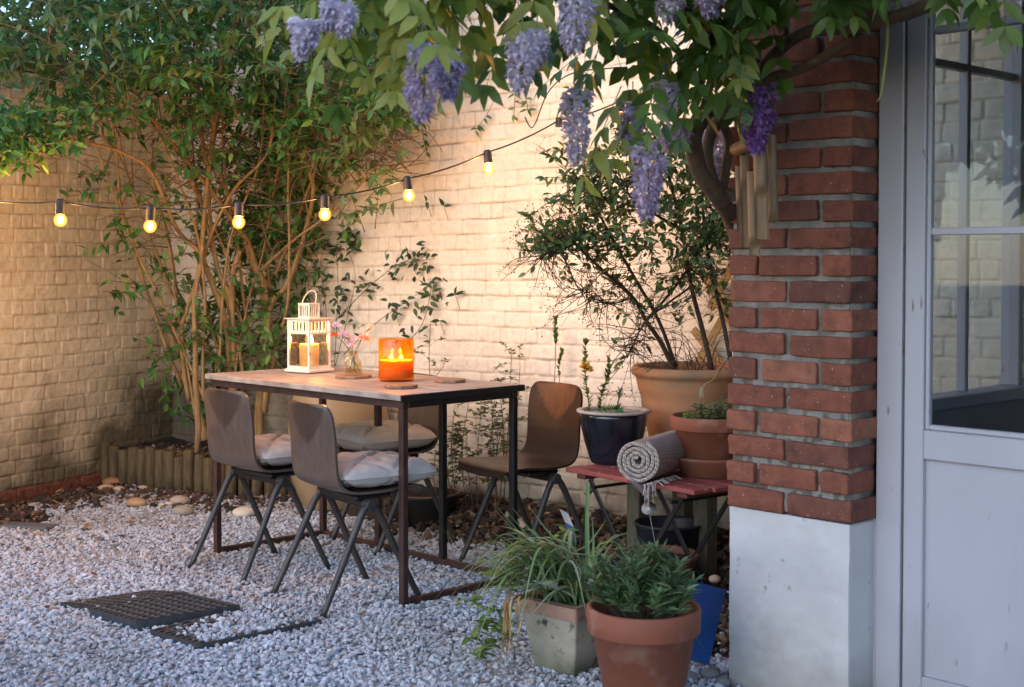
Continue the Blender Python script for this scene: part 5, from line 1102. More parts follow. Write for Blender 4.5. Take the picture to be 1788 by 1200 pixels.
tan_m = M('tan_ceramic', (.36, .26, .15), (.27, .19, .105), scale=3, rough=.5, bump=.08)
urn = thing('tan_urn', 'large smooth tan pot standing behind the table legs', 'pot', c); mb = MB(); mb.lathe([(0, 0), (.15, 0), (.19, .03), (.238, .18), (.250, .32), (.242, .46), (.220, .56), (.212, .60), (.222, .625), (.225, .635), (.210, .64), (.20, .62), (.20, .57)], c=c, n=64); mb.build('body', tan_m, parent=urn, smooth=True); soil_disc(c, .2, .575, urn, 61)
# ================================================================ big shrub in the corner
bark_o = M('tan_bark', (.36, .24, .10), (.21, .135, .055), scale=12, stretch=(6, 6, 1), rough=.75, bump=.3)
twig_m = M('dry_twig', (.20, .135, .075), (.11, .07, .04), scale=20, rough=.8, bump=0)
leaf_d = leafmat('shrub_leaf', [(0, (.030, .095, .020)), (.45, (.058, .185, .036)), (.8, (.098, .265, .052)), (.95, (.17, .34, .07)), (1, (.27, .36, .09))], rough=.55, transl=.40)
leaf_l = leafmat('young_shrub_leaf', [(0, (.07, .14, .04)), (.6, (.11, .19, .055)), (1, (.19, .26, .09))], rough=.4, transl=.3)
shr = thing('corner_shrub', 'tall dense green shrub with many tan stems in the corner behind the table', 'shrub', at(455, 780, 7.05)*np.array([1, 1, 0]))
stems = [  # (pixel path with depth, base radius, tip radius)
 ([(452, 800, 7.1), (455, 690, 7.08), (463, 600, 7.05), (459, 500, 7.0), (450, 475, 7.0), (433, 423, 6.95), (416, 402, 6.9), (380, 350, 6.8), (340, 300, 6.7), (290, 235, 6.5)], .034, .010),
 ([(464, 720, 7.05), (468, 549, 7.0), (498, 501, 6.95), (522, 434, 6.9), (531, 402, 6.9), (548, 330, 6.8), (535, 290, 6.75), (518, 240, 6.7), (520, 150, 6.6)], .022, .009),
 ([(420, 800, 7.0), (400, 640, 6.95), (392, 560, 6.9), (362, 471, 6.85), (347, 438, 6.8), (308, 400, 6.75), (262, 302, 6.6), (215, 268, 6.5), (144, 248, 6.35), (84, 235, 6.2)], .026, .006),
 ([(415, 780, 6.98), (403, 523, 6.9), (420, 438, 6.88)], .019, .016),
 ([(412, 640, 6.95), (399, 519, 6.9), (381, 467, 6.9), (366, 380, 6.85), (360, 300, 6.8), (352, 220, 6.8), (345, 90, 6.7), (350, -60, 6.6)], .018, .008),
 ([(345, 790, 6.9), (340, 542, 6.8), (353, 456, 6.8), (355, 380, 6.75), (372, 228, 6.7), (386, 168, 6.65), (389, 0, 6.6), (395, -90, 6.5)], .020, .010),
 ([(330, 700, 6.95), (316, 588, 6.9), (329, 540, 6.9), (352, 470, 6.85), (372, 400, 6.8), (410, 330, 6.75), (470, 262, 6.7), (480, 158, 6.65)], .018, .007),
 ([(358, 770, 7.2), (325, 660, 7.25), (300, 590, 7.3), (305, 555, 7.3)], .036, .026),
 ([(300, 560, 7.3), (325, 536, 7.2), (310, 500, 7.1), (300, 440, 7.0), (280, 370, 6.9), (250, 300, 6.8)], .012, .005),
 ([(455, 473, 6.95), (510, 420, 6.8), (560, 384, 6.7), (620, 335, 6.6), (660, 290, 6.5)], .011, .004),
 ([(445, 473, 7.0), (405, 360, 6.9), (369, 255, 6.85), (400, 215, 6.8), (436, 181, 6.75), (480, 158, 6.7)], .014, .006),
 ([(369, 262, 6.85), (376, 228, 6.8), (386, 160, 6.75), (410, 80, 6.6), (430, -40, 6.5)], .016, .008),
 ([(330, 330, 6.9), (312, 208, 6.8), (309, 134, 6.75), (200, 0, 6.5), (150, -60, 6.4)], .012, .006),
 ([(340, 300, 6.75), (250, 190, 6.5), (160, 120, 6.3), (60, 60, 6.1), (-40, 30, 6.0)], .012, .005),
 ([(480, 480, 7.0), (560, 280, 6.9), (610, 180, 6.8), (680, 90, 6.7)], .012, .005),
 ([(470, 520, 7.1), (470, 400, 7.1), (500, 250, 7.0), (530, 80, 6.9), (540, -60, 6.8)], .014, .007)]
trunk = MB(); SP = []
for path, r0, r1 in stems:
    P = curve([at(*p) for p in path], 46); P = P+.012*np.stack([vn(P[:, 2]*5, P[:, 0]*3, 0, 3), vn(P[:, 2]*5, P[:, 0]*3, 0, 4), 0*P[:, 0]], -1); trunk.tube(P, np.linspace(r0*.72, r1*.75, 46)*(1+.10*vn(P[:, 2]*14, 0, 0, 5)), 9); SP.append(P)
# many slim upright shoots fanning out from the base
for k in range(12):
    x0 = gr(320, 480); a = at(x0, gr(640, 760), gr(6.85, 7.1)); x1 = x0+R.normal()*110-15; b_ = at((x0+x1)/2+R.normal()*22, gr(380, 480), gr(6.7, 7.05)); c = at(x1, gr(190, 300), gr(6.5, 7.0)); d = at(x1+R.normal()*60, gr(-40, 120), gr(6.3, 6.9))
    P = curve([a, b_, c, d], 40); P = P+.016*np.stack([vn(P[:, 2]*4, k, 0, 3), vn(P[:, 2]*4, k, 0, 4), 0*P[:, 0]], -1); D_ = np.array([wall_depth(CX+FPX*q[0]/q[1]) for q in P]); P[:, 1] = np.minimum(P[:, 1], np.where(P[:, 2] < 2.3, D_-.08, 99)); trunk.tube(P, np.linspace(R.uniform(.006, .012), .003, 40), 7); SP.append(P)
# thin straggling side twigs
tw = MB()
for k in range(150):
    P0 = SP[R.integers(0, len(SP))]; i = R.integers(14, len(P0)); a = P0[i]; d = nrm(np.array([R.normal()*.8, -.3+R.normal()*.4, R.normal()*.45+.35])); L_ = R.uniform(.15, .6); b_ = a+d*L_*.5+np.array([0, 0, .02]); c = a+d*L_+np.array([R.normal()*.06, 0, -.05*L_])
    if c[1] > wall_depth(CX+FPX*c[0]/c[1])-.05: continue
    tw.tube(curve([a, b_, c], 10), np.linspace(.0036, .0014, 10), 5)
# tangle of dry shoots (right half, under the crown) and at the forks
for (bx0, bx1, by0, by1, D0, D1, n) in ((520, 715, 165, 300, 6.3, 6.7, 230), (300, 400, 200, 330, 6.6, 6.9, 120), (400, 560, 280, 470, 6.7, 7.1, 70), (40, 210, 80, 140, 6.2, 6.6, 40)):
    for k in range(n):
        a = at(gr(bx0, bx1), gr(by0, by1), gr(D0, D1)); d = np.array([R.normal(), R.normal()*.4, R.normal()*.7]); d = nrm(d)*R.uniform(.06, .24); tw.tube(curve([a, a+d*.5+R.normal(size=3)*.02, a+d], 8), np.linspace(.0026, .0012, 8), 4)
trunk.build('trunk', bark_o, parent=shr, smooth=True); tag(tw.build('twigs', twig_m, parent=shr, smooth=True), None, None, kind='stuff')
def clamp_wall(p):
    px = CX+FPX*p[0]/p[1]; D = wall_depth(px)
    if p[2] < 2.25 and p[1] > D-.10: p = p*np.array([1, 0, 1])+np.array([0, D-.10, 0])
    return p
def crown(mb, regs, per, L0, L1, W, tip=.07, tw=None, droop=.3):
    for (x0, x1, y0, y1, D0, D1, n) in regs:
        for k in range(n):
            c = clamp_wall(at(gr(x0, x1), gr(y0, y1), gr(D0, D1))); m = R.integers(per[0], per[1]); ax_ = nrm(np.array([R.normal()*.9, -.35+R.normal()*.5, R.normal()*.5+.15])); t = R.uniform(0, 1, m)
            pos = c+ax_*(t[:, None]-.4)*tip*2.4; th = R.uniform(0, 6.28, m); u_ = nrm(np.cross(ax_, (0, 0, 1))); v_ = np.cross(ax_, u_); sd = np.cos(th)[:, None]*u_+np.sin(th)[:, None]*v_
            d = nrm(ax_*R.uniform(.2, .9, m)[:, None]+sd*.8+np.array([0, 0, -.15])); up_ = np.array([0, 0, 1.])+R.normal(size=(m, 3))*.45+np.array([0, -.35, 0])
            mb.leaves(pos, d, up_, R.uniform(L0, L1, m), R.uniform(W*.8, W*1.2, m), fold=.28, droop=R.uniform(.0, droop*2, m))
            if tw is not None: tw.tube([c-ax_*tip*1.2, c+ax_*tip*1.2], [.0022, .0012], 4)
mb = MB(); t2_ = MB()
crown(mb, [(-60, 250, -110, 100, 5.9, 7.6, 250), (250, 500, -110, 135, 5.9, 7.8, 330), (500, 740, -110, 130, 6.0, 7.2, 260), (-60, 700, -300, -120, 7.0, 8.2, 60), (60, 330, 100, 190, 6.0, 6.9, 75), (300, 560, 120, 225, 6.2, 7.2, 120), (-30, 130, 190, 262, 5.7, 6.2, 62), (-30, 60, 255, 288, 5.7, 6.0, 16), (130, 260, 190, 245, 6.0, 6.6, 18), (540, 720, 130, 220, 6.0, 6.7, 70), (400, 560, 230, 430, 6.9, 7.3, 70), (440, 520, 120, 300, 7.0, 7.4, 60), (480, 660, 215, 300, 6.3, 6.8, 26)], (8, 13), .038, .072, .025, tw=t2_)
crown(mb, [(140, 310, 300, 345, 6.4, 6.9, 10), (175, 260, 485, 525, 6.6, 6.9, 6), (200, 300, 400, 480, 6.9, 7.2, 5), (240, 310, 560, 700, 6.9, 7.1, 7), (370, 560, 420, 660, 6.95, 7.3, 150), (330, 560, 250, 430, 6.9, 7.4, 130), (300, 420, 560, 740, 7.1, 7.4, 40), (290, 480, 490, 640, 6.7, 6.95, 30), (250, 560, 190, 300, 6.3, 6.8, 36), (440, 640, 280, 430, 6.7, 7.0, 18), (180, 330, 330, 460, 6.5, 6.9, 16), (300, 420, 500, 560, 6.9, 7.1, 8)], (4, 8), .04, .07, .027, tw=t2_)
mb.build('crown', leaf_d, parent=shr, smooth=True)
mb = MB(); crown(mb, [(-20, 700, -100, 150, 5.8, 6.4, 190), (560, 700, 130, 260, 5.95, 6.3, 26), (280, 480, 560, 635, 6.8, 7.0, 17), (290, 450, 480, 560, 6.8, 7.0, 6), (590, 690, 310, 380, 6.1, 6.3, 9), (40, 120, 85, 130, 6.0, 6.3, 6)], (6, 10), .04, .075, .025, tw=t2_); mb.build('young_leaves', leaf_l, parent=shr, smooth=True)
t2_.build('leaf_twigs', twig_m, parent=shr, smooth=True)
# ---------------------------------------------------------------- trees beyond the wall
def back_tree(label, cpx, n, seed, D):
    t = thing('garden_tree', label, 'tree', at(*cpx)*np.array([1, 1, 0])); c = at(*cpx); mb = MB(); tr = MB(); b_ = c*np.array([1, 1, 0]); tr.tube(curve([b_, b_*.5+c*.5+np.array([.1, 0, 0]), c+np.array([0, 0, .6])], 20), np.linspace(.14, .05, 20), 10)
    for k in range(26):
        d = nrm(R.normal(size=3)*np.array([1, .8, .6])+np.array([0, 0, .3])); tr.tube(curve([c+np.array([0, 0, R.uniform(-1, .5)]), c+d*.7, c+d*R.uniform(1.0, 1.6)+np.array([0, 0, -.1])], 10), np.linspace(.035, .008, 10), 5)
    k = R.integers(0, n//14, n); ce = c+nrm(R.normal(size=(n//14, 3)))*np.array([1.5, 1.2, 1.15])*R.uniform(.25, 1, (n//14, 1))**.6; pos = ce[k]+R.normal(size=(n, 3))*.12; d = R.normal(size=(n, 3)); mb.leaves(pos, d, np.array([[0, 0, 1.]])+R.normal(size=(n, 3))*.4, R.uniform(.06, .11, n), R.uniform(.035, .05, n), droop=.3)
    tr.build('trunk', bark_o, parent=t, smooth=True); mb.build('crown', leaf_d, parent=t, smooth=True)
back_tree('dark leafy tree standing beyond the left wall', (90, 60, 10.2), 4200, 1, 10); back_tree('bushy tree beyond the walls, filling the sky behind the corner shrub', (430, 20, 10.4), 4600, 2, 10)
# ---------------------------------------------------------------- climbing plant and weeds on the back wall
wl = lambda px, off=.05: wall_depth(px)-off
def onwall(px, py, off=.05): return at(px, py, wl(px, off))
leaf_v = leafmat('climber_leaf', [(0, (.018, .040, .014)), (.6, (.035, .075, .022)), (1, (.07, .12, .035))], rough=.5, transl=.2)
cl = thing('climbing_vine', 'dark leaved climber creeping over the back wall behind the lantern', 'vine', onwall(600, 700, .08)*np.array([1, 1, 0])); st = MB(); mb = MB()
VN = [[(575, 760), (585, 620), (590, 500), (588, 430), (600, 400)], [(585, 640), (605, 560), (620, 480), (600, 420)], [(585, 560), (640, 505), (672, 478), (700, 460), (760, 452)], [(600, 620), (650, 570), (690, 540), (720, 520), (745, 500)], [(560, 700), (570, 560), (560, 460), (575, 415)], [(700, 610), (735, 570), (750, 520), (752, 485)], [(680, 470), (720, 450), (730, 440)]]
for v in VN:
    P = curve([onwall(x, y, .06+.03*R.random()) for x, y in v], 30); st.tube(P, np.linspace(.0024, .0012, 30), 5); m = 20; i = R.integers(7, 30, m); th = R.uniform(0, 6.28, m); d = np.stack([np.cos(th), -.35+0*th, np.sin(th)*.7-.1], -1); mb.leaves(P[i]+R.normal(size=(m, 3))*np.array([.05, .01, .04]), d, np.array([[0, -.7, .7]])+R.normal(size=(m, 3))*.3, R.uniform(.028, .05, m), R.uniform(.016, .026, m), droop=.3)
for (x, y, m) in ((795, 515, 5), (768, 560, 4), (752, 500, 12), (775, 360, 3), (745, 352, 2), (718, 452, 6), (690, 545, 10), (700, 600, 8), (600, 520, 14), (640, 500, 10), (612, 420, 20), (580, 440, 14)):
    c = onwall(x, y, .06); th = R.uniform(0, 6.28, m); mb.leaves(np.repeat(c[None], m, 0)+R.normal(size=(m, 3))*np.array([.035, .008, .035])*(m > 5), np.stack([np.cos(th), -.4+0*th, np.sin(th)*.6], -1), np.array([[0, -.8, .6]])+R.normal(size=(m, 3))*.2, R.uniform(.035, .05, m), R.uniform(.016, .024, m), droop=.3)
    st.tube(curve([c+np.array([.02, .03, -.07]), c+np.array([.01, .01, -.03]), c], 8), .0015, 4)
st.build('stem', twig_m, parent=cl, smooth=True); mb.build('foliage', leaf_v, parent=cl, smooth=True)
ht = thing('hanging_vine', 'thin vine with a few pale leaves trailing down the bright upper back wall', 'vine', onwall(900, 120, .06)); st = MB(); mb = MB()
for v in ([(905, 90), (900, 160), (897, 205)], [(735, 150), (738, 230), (745, 265)], [(868, 165), (850, 200), (830, 228)], [(920, 120), (918, 160), (922, 196)]):
    P = curve([onwall(x, y, .05) for x, y in v], 16); st.tube(P, .0016, 4); m = 7; i = R.integers(8, 16, m); th = R.uniform(0, 6.28, m); mb.leaves(P[i], np.stack([np.cos(th), -.3+0*th, np.sin(th)*.6-.3], -1), np.array([[0, -.8, .6]])+R.normal(size=(m, 3))*.2, R.uniform(.025, .045, m), R.uniform(.014, .02, m))
st.build('stem', twig_m, parent=ht, smooth=True); mb.build('foliage', leaf_l, parent=ht, smooth=True)
fern_m = leafmat('wall_weed_leaf', [(0, (.06, .10, .035)), (.6, (.12, .17, .055)), (1, (.24, .25, .09))], transl=.3)
def wallweed(label, roots, tops, nl, D_off, seed):
    t = thing('wall_weed', label, 'weed', onwall(*roots[0], D_off)*np.array([1, 1, 0])); st = MB(); mb = MB()
    for (rx, ry), (tx, ty) in zip(roots, tops):
        a, b_ = onwall(rx, ry, D_off), onwall(tx, ty, D_off+R.uniform(0, .1)); P = curve([a, a*.5+b_*.5+R.normal(size=3)*.03, b_], 24); st.tube(P, np.linspace(.003, .0012, 24), 5)
        for q in range(nl):
            i = R.integers(6, 24); dd = nrm(np.array([R.normal(), -.5*abs(R.normal()), .5+R.normal()*.5])); L_ = R.uniform(.04, .11); Q = curve([P[i], P[i]+dd*L_*.6+np.array([0, 0, .01]), P[i]+dd*L_], 8); st.tube(Q, .0009, 4); m = 9; j = R.integers(2, 8, m); th = R.uniform(0, 6.28, m); mb.leaves(Q[j], np.stack([np.cos(th), np.sin(th)*.6-.2, R.uniform(-.2, .6, m)], -1), np.array([[0, -.4, 1.]])+R.normal(size=(m, 3))*.3, R.uniform(.014, .030, m), R.uniform(.008, .016, m), droop=.2)
    st.build('stem', twig_m, parent=t, smooth=True); mb.build('foliage', fern_m, parent=t, smooth=True)
wallweed('feathery weed with fine leaves rising above the right end of the table', [(872, 880), (880, 870), (890, 880), (868, 870)], [(868, 660), (893, 622), (908, 640), (858, 675)], 12, .16, 1)
wallweed('tangle of fine green weeds by the wall, seen through the table frame', [(800, 900), (815, 890), (835, 895), (850, 890), (865, 895), (795, 880), (845, 880), (828, 900)], [(795, 700), (820, 690), (840, 715), (862, 705), (878, 740), (800, 760), (870, 720), (815, 745)], 13, .22, 2)
wallweed('dry wispy weed under the table by the wall', [(765, 885), (780, 880), (790, 890)], [(760, 790), (778, 770), (796, 800)], 5, .35, 3)
wallweed('thin weed standing at the far edge of the table top', [(760, 720), (770, 720)], [(752, 560), (775, 640)], 4, .12, 4)
# ---------------------------------------------------------------- shrub in the big pot, with dry twigs and dark fruit
ps = thing('potted_shrub', 'open shrub with dark twigs and tiny dry fruits growing from the large pot', 'shrub', gp+np.array([0, 0, H_-.06])); st = MB(); P2 = []
SB = [([(1180, 652, 5.42), (1155, 600, 5.4), (1128, 560, 5.38), (1105, 520, 5.35), (1050, 470, 5.3), (1010, 432, 5.25), (985, 405, 5.2)], .011), ([(1245, 652, 5.4), (1225, 570, 5.38), (1207, 500, 5.36), (1190, 400, 5.3), (1165, 300, 5.25), (1140, 230, 5.2)], .011), ([(1280, 650, 5.4), (1262, 560, 5.4), (1246, 490, 5.35), (1230, 400, 5.3), (1225, 300, 5.25)], .010), ([(1180, 640, 5.45), (1150, 560, 5.4), (1105, 480, 5.3), (1060, 400, 5.2), (1030, 340, 5.15), (1000, 300, 5.1)], .008), ([(1207, 500, 5.36), (1130, 560, 5.3), (1095, 625, 5.25)], .005), ([(1128, 560, 5.38), (1180, 500, 5.35), (1220, 440, 5.3), (1260, 380, 5.25)], .006), ([(1105, 520, 5.35), (1060, 530, 5.3), (1010, 505, 5.25)], .004), ([(1190, 400, 5.3), (1120, 360, 5.2), (1060, 310, 5.1), (1000, 330, 5.1)], .006), ([(985, 405, 5.2), (965, 420, 5.15), (945, 455, 5.1)], .003), ([(1060, 400, 5.2), (1010, 420, 5.1), (965, 445, 5.05)], .003)]
for path, r0 in SB: P = curve([at(*p) for p in path], 36); st.tube(P, np.linspace(r0, r0*.4, 36), 6); P2.append(P)
dark_tw = M('dark_twig', (.075, .045, .03), (.04, .026, .02), scale=20, rough=.8, bump=0); mb = MB(); fr = MB(); pl_m = leafmat('shrub_small_leaf', [(0, (.05, .095, .03)), (.5, (.085, .155, .045)), (.85, (.13, .21, .07)), (1, (.27, .30, .07))], rough=.5, transl=.3)
for k in range(520):
    P0 = P2[R.integers(0, len(P2))]; i = R.integers(13, 36); a = P0[i]; d = nrm(R.normal(size=3)*np.array([1, .7, .8])); L_ = R.uniform(.05, .22); Q = curve([a, a+d*L_*.5+R.normal(size=3)*.012, a+d*L_+R.normal(size=3)*.02], 9); st.tube(Q, np.linspace(.0020, .0008, 9), 4)
    py = CY-FPX*(Q[-1][2]-H)/Q[-1][1]
    if py < 520 or R.random() < .12:
        m = R.integers(3, 8); j = R.integers(2, 9, m); th = R.uniform(0, 6.28, m); mb.leaves(Q[j], np.stack([np.cos(th), -.2+np.sin(th)*.6, R.normal(size=m)*.5-.1], -1), np.array([[0, -.5, .8]])+R.normal(size=(m, 3))*.4, R.uniform(.022, .048, m), R.uniform(.012, .022, m), droop=.25)
    if R.random() < .5:
        m = R.integers(4, 14); fp = Q[-1]+R.normal(size=(m, 3))*.022; fr.blobs(fp, R.uniform(.0016, .0036, m), BALLS); [st.tube([Q[-1], f], .0006, 3) for f in fp[:6]]
crown(mb, [(985, 1275, 255, 430, 5.0, 5.5, 270), (1080, 1275, 200, 300, 5.0, 5.5, 70), (1000, 1275, 430, 500, 5.1, 5.5, 45), (1150, 1275, 480, 560, 5.2, 5.5, 14), (940, 1010, 350, 480, 5.0, 5.3, 10)], (4, 8), .022, .045, .018, tip=.045)
th = R.uniform(0, 6.28, 40)
for k in range(46):   # bare pale stalks standing in the pot
    a = gp+np.array([R.normal()*.11, R.normal()*.09, H_-.05]); d = np.array([R.normal()*.09, R.normal()*.06, R.uniform(.04, .22)]); st.tube(curve([a, a+d*.6+np.array([0, 0, .03]), a+d+np.array([R.normal()*.05, 0, -.02])], 10), np.linspace(.0017, .0009, 10), 4)
st.build('stem', dark_tw, parent=ps, smooth=True); mb.build('foliage', pl_m, parent=ps, smooth=True); fr.build('fruit', M('dry_fruit', (.07, .04, .025), rough=.7, bump=0), parent=ps, smooth=True)
dry = thing('dry_stalk', 'bent dry stalk hanging over the rim of the large pot', 'stalk', at(1240, 655, 5.15)); st = MB(); st.tube(curve([at(1258, 640, 5.2), at(1246, 662, 5.14), at(1230, 672, 5.12), at(1224, 690, 5.12)], 14), .0016, 5); st.leaves(np.repeat(at(1224, 674, 5.12)[None], 3, 0), np.array([[.1, 0, -1], [-.1, -.2, -1], [.2, -.1, -.9]]), np.array([[0, -1, .1]]*3), .05, .014); st.build('stem', M('pale_straw', (.42, .32, .22), rough=.8, bump=0), parent=dry, smooth=True)
tr = thing('trellis', 'pale crossed wooden trellis slats against the wall beside the pillar', 'trellis', at(1245, 600, 5.62)*np.array([1, 1, 0])); tm = M('pale_pine', (.36, .26, .12), (.27, .19, .085), scale=8, stretch=(1, 1, 5), rough=.8)
for a, b_ in (((1215, 640), (1282, 520)), ((1210, 575), (1262, 640)), ((1240, 540), (1300, 420)), ((1222, 470), (1300, 600))):
    mb = MB(); da = .008 if a[1] < 600 and a[0] < 1215 or a[0] == 1222 else 0; mb.bar(onwall(*a, .05+da), onwall(*b_, .05+da), .034, .008, up=(BN[0], BN[1], 0), bev=.001); mb.build('slat', tm, parent=tr)
sprig('long green stem rising behind the red bench, left of the blanket', 'stem_plant', [at(1012, 960, 5.6), at(1024, 880, 5.55), at(1035, 835, 5.6), at(1040, 815, 5.7)], 14, .05, .02, leaf_l, stem=.005, tipfrac=.3)
# ================================================================ wisteria over the door
wis = thing('wisteria', 'wisteria in bloom, twisted trunk on the pillar and hanging mauve flowers', 'climber', np.array([.60, 3.95, 0])); wb = M('wisteria_bark', (.165, .105, .065), (.08, .05, .032), scale=14, stretch=(3, 3, 1), rough=.8, bump=.5)
tk = MB()
for path, r0, r1 in (([(1310, 1150, 4.2), (1310, 900, 4.2), (1308, 600, 4.2), (1296, 450, 4.12), (1280, 388, 3.95), (1255, 345, 3.78), (1222, 300, 3.72), (1212, 250, 3.70), (1225, 205, 3.68), (1262, 175, 3.66), (1310, 150, 3.62)], .030, .021),
                     ([(1272, 362, 3.84), (1262, 335, 3.82), (1268, 290, 3.80), (1272, 240, 3.78), (1240, 180, 3.72), (1200, 110, 3.62), (1130, 40, 3.45), (1000, -10, 3.25), (860, -30, 3.05), (700, -10, 2.9), (610, 10, 2.8)], .016, .004),
                     ([(1260, 335, 3.80), (1244, 315, 3.78), (1235, 270, 3.78), (1245, 225, 3.76), (1275, 195, 3.72), (1330, 120, 3.6), (1400, 60, 3.45), (1500, 44, 3.30), (1590, 22, 3.2), (1680, -20, 3.1), (1800, -70, 3.0)], .017, .016),
                     ([(1262, 175, 3.66), (1340, 140, 3.58), (1420, 110, 3.48), (1500, 60, 3.35)], .016, .012), ([(1300, 100, 3.6), (1200, 20, 3.4), (1100, -60, 3.2), (900, -120, 3.0), (700, -90, 2.85)], .010, .005)):
    P = curve([at(*p) for p in path], 60); tk.tube(P, np.linspace(r0, r1, 60)*(1+.14*vn(P[:, 2]*22, P[:, 0]*14, 0, 6)), 10)
tk.tube(curve([at(x, y, 3.79) for x, y in ((1246, 352), (1258, 338), (1276, 340), (1282, 352))], 14), .017, 8)
tk.build('trunk', wb, parent=wis, smooth=True)
def pinnate(mb, rb, a, d0, L_, n, ll, lw, sag, face=None):
    d = nrm(d0); b_ = a+d*L_*.5+np.array([0, 0, -sag*.25]); c = a+d*L_+np.array([0, 0, -sag]); P = curve([a, b_, c], 22); T = nrm(np.gradient(P, axis=0)); rb.tube(P, np.linspace(.0015, .0008, 22), 4)
    side = np.cross(T, (0, 0, 1)); side = nrm(side+1e-6); up_ = np.cross(side, T); pos = []; dd = []; uu = []
    for k in range(n):
        i = int(5+16*k/(n-1)); tl_ = R.normal()*.18
        for sg in (-1, 1): pos.append(P[i]); dd.append(T[i]*.55+side[i]*sg*.85-np.array([0, 0, .28])+R.normal(size=3)*.12); uu.append(up_[i]+R.normal(size=3)*.25)
    pos.append(P[-1]); dd.append(T[-1]); uu.append(up_[-1]); m = len(pos); mb.leaves(np.array(pos), np.array(dd), np.array(uu), ll*R.uniform(.75, 1.1, m), lw*R.uniform(.85, 1.15, m), fold=.18, droop=R.uniform(.05, .4, m))
wl1 = leafmat('wisteria_leaf', [(0, (.046, .104, .019)), (.5, (.085, .172, .030)), (.9, (.14, .245, .048)), (1, (.24, .31, .07))], rough=.38, transl=.34, tcol=(.14, .26, .04)); wl2 = leafmat('young_wisteria_leaf', [(0, (.16, .22, .04)), (.6, (.26, .32, .065)), (1, (.36, .34, .08))], rough=.42, transl=.42, tcol=(.34, .40, .06))
mb = MB(); my = MB(); rb = mb
RAC = [(524, 34, 100, 15, 2.72, 1), (540, 40, 84, 12, 2.72, 1), (578, 2, 52, 13, 2.76, 1), (604, 8, 62, 14, 2.76, 1), (738, 78, 208, 34, 2.85, 3), (782, 92, 172, 22, 2.9, 3), (912, 62, 160, 26, 3.02, 1), (938, 55, 110, 16, 3.05, 1), (1004, -8, 88, 28, 3.05, 1), (1003, 152, 284, 25, 3.28, 1), (1172, -30, 34, 26, 3.3, 1), (1238, -40, 26, 26, 3.3, 3), (1105, 180, 262, 20, 3.4, 3), (1163, 148, 205, 22, 3.55, 1), (1175, 215, 262, 30, 3.62, 1), (1130, 252, 384, 28, 3.25, 2.5), (1243, 195, 325, 22, 3.86, 1), (1325, 145, 264, 30, 3.42, 2), (1565, -28, 28, 20, 3.25, 1)]
def lower(px): return float(np.interp(px, [540, 600, 680, 760, 850, 950, 1010, 1060, 1100, 1150, 1200, 1260, 1320, 1400, 1480, 1520, 1620, 1750], [20, 60, 130, 90, 105, 105, 95, 175, 225, 235, 205, 150, 95, 30, 10, 0, -25, -25]))
def Dc(px): return float(np.interp(px, [540, 700, 900, 1100, 1250, 1400, 1600], [2.75, 2.9, 3.05, 3.3, 3.5, 3.35, 3.1]))
k = 0
while k < 190:
    px = gr(560, 1560) if R.random() < .8 else gr(1020, 1330); lo = lower(px); py = gr(-190, max(lo-100, -170)); D = Dc(px)+R.normal()*.16
    if px > 1300: D = min(D, 3.45)
    a = at(px, py, D); k += 1
    if any(abs(px-q[0]) < q[3]*2.2 and q[1]-90 < py < q[2] and D < q[4]+.12 for q in RAC): continue
    d0 = np.array([R.normal()*.8-.15, R.normal()*.5-.2, -.35+R.normal()*.35]); young = R.random() < np.interp(px, [600, 720, 1000, 1250], [.85, .65, .30, .06])
    pinnate(my if young else mb, rb, a, d0, R.uniform(.16, .25), R.integers(4, 6), R.uniform(.062, .088), R.uniform(.029, .039), R.uniform(.02, .07))
# sprays picked out in the picture: hanging young tips
for (x0, y0, x1, y1, D, yg, ll) in ((600, 45, 632, 128, 2.75, 1, .046), (655, 15, 700, 60, 2.8, 1, .055), (715, 60, 690, 150, 2.8, 1, .06), (740, 60, 770, 120, 2.85, 0, .06), (1085, 150, 1020, 300, 3.1, 1, .075), (1120, 160, 1070, 270, 3.15, 1, .07), (1150, 130, 1120, 230, 3.1, 0, .07), (1200, 140, 1140, 240, 3.25, 0, .07), (1230, 120, 1185, 235, 3.3, 0, .062), (880, 60, 850, 140, 2.95, 0, .07), (960, 60, 905, 95, 3.0, 0, .07), (1060, 60, 1010, 150, 3.1, 0, .07), (1300, 60, 1290, 130, 3.35, 1, .06), (1345, 0, 1310, 40, 3.3, 0, .06), (1450, -40, 1450, 22, 3.2, 0, .065), (1480, -30, 1490, 20, 3.2, 0, .06), (800, 40, 800, 130, 2.9, 0, .065), (1700, -30, 1730, 16, 3.0, 0, .07), (1640, -30, 1655, 6, 3.05, 0, .055)):
    a, e = at(x0, y0, D), at(x1, y1, D-.05); pinnate(my if yg else mb, rb, a, e-a, np.linalg.norm(e-a), 4, ll, ll*.42, .01)
# roof of leaves overhead, outside the picture: it shades the pillar
for k in range(22):
    px = gr(1195, 1300); py = gr(-20, lower(px)-60); D = 3.50+R.normal()*.06
    if any(abs(px-q[0]) < q[3]*1.6 and q[1]-70 < py < q[2] and D < q[4]+.05 for q in RAC): continue
    pinnate(mb, mb, at(px, py, D), np.array([R.normal()*.9, -.35+R.normal()*.4, -.35+R.normal()*.4]), R.uniform(.14, .20), 4, .070, .032, .04)
for k in range(300):
    px = gr(1080, 1950); py = gr(-700, -150); a = at(px, py, Dc(min(px, 1600))+R.normal()*.3-.25); pinnate(mb, rb, a, np.array([R.normal(), R.normal()*.8-.3, -.2+R.normal()*.3]), .2, 5, .065, .028, .04)
mb.build('foliage', wl1, parent=wis, smooth=True); my.build('young_foliage', wl2, parent=wis, smooth=True)
def petm(name, stops): return leafmat(name, stops, rough=.6, transl=.5)
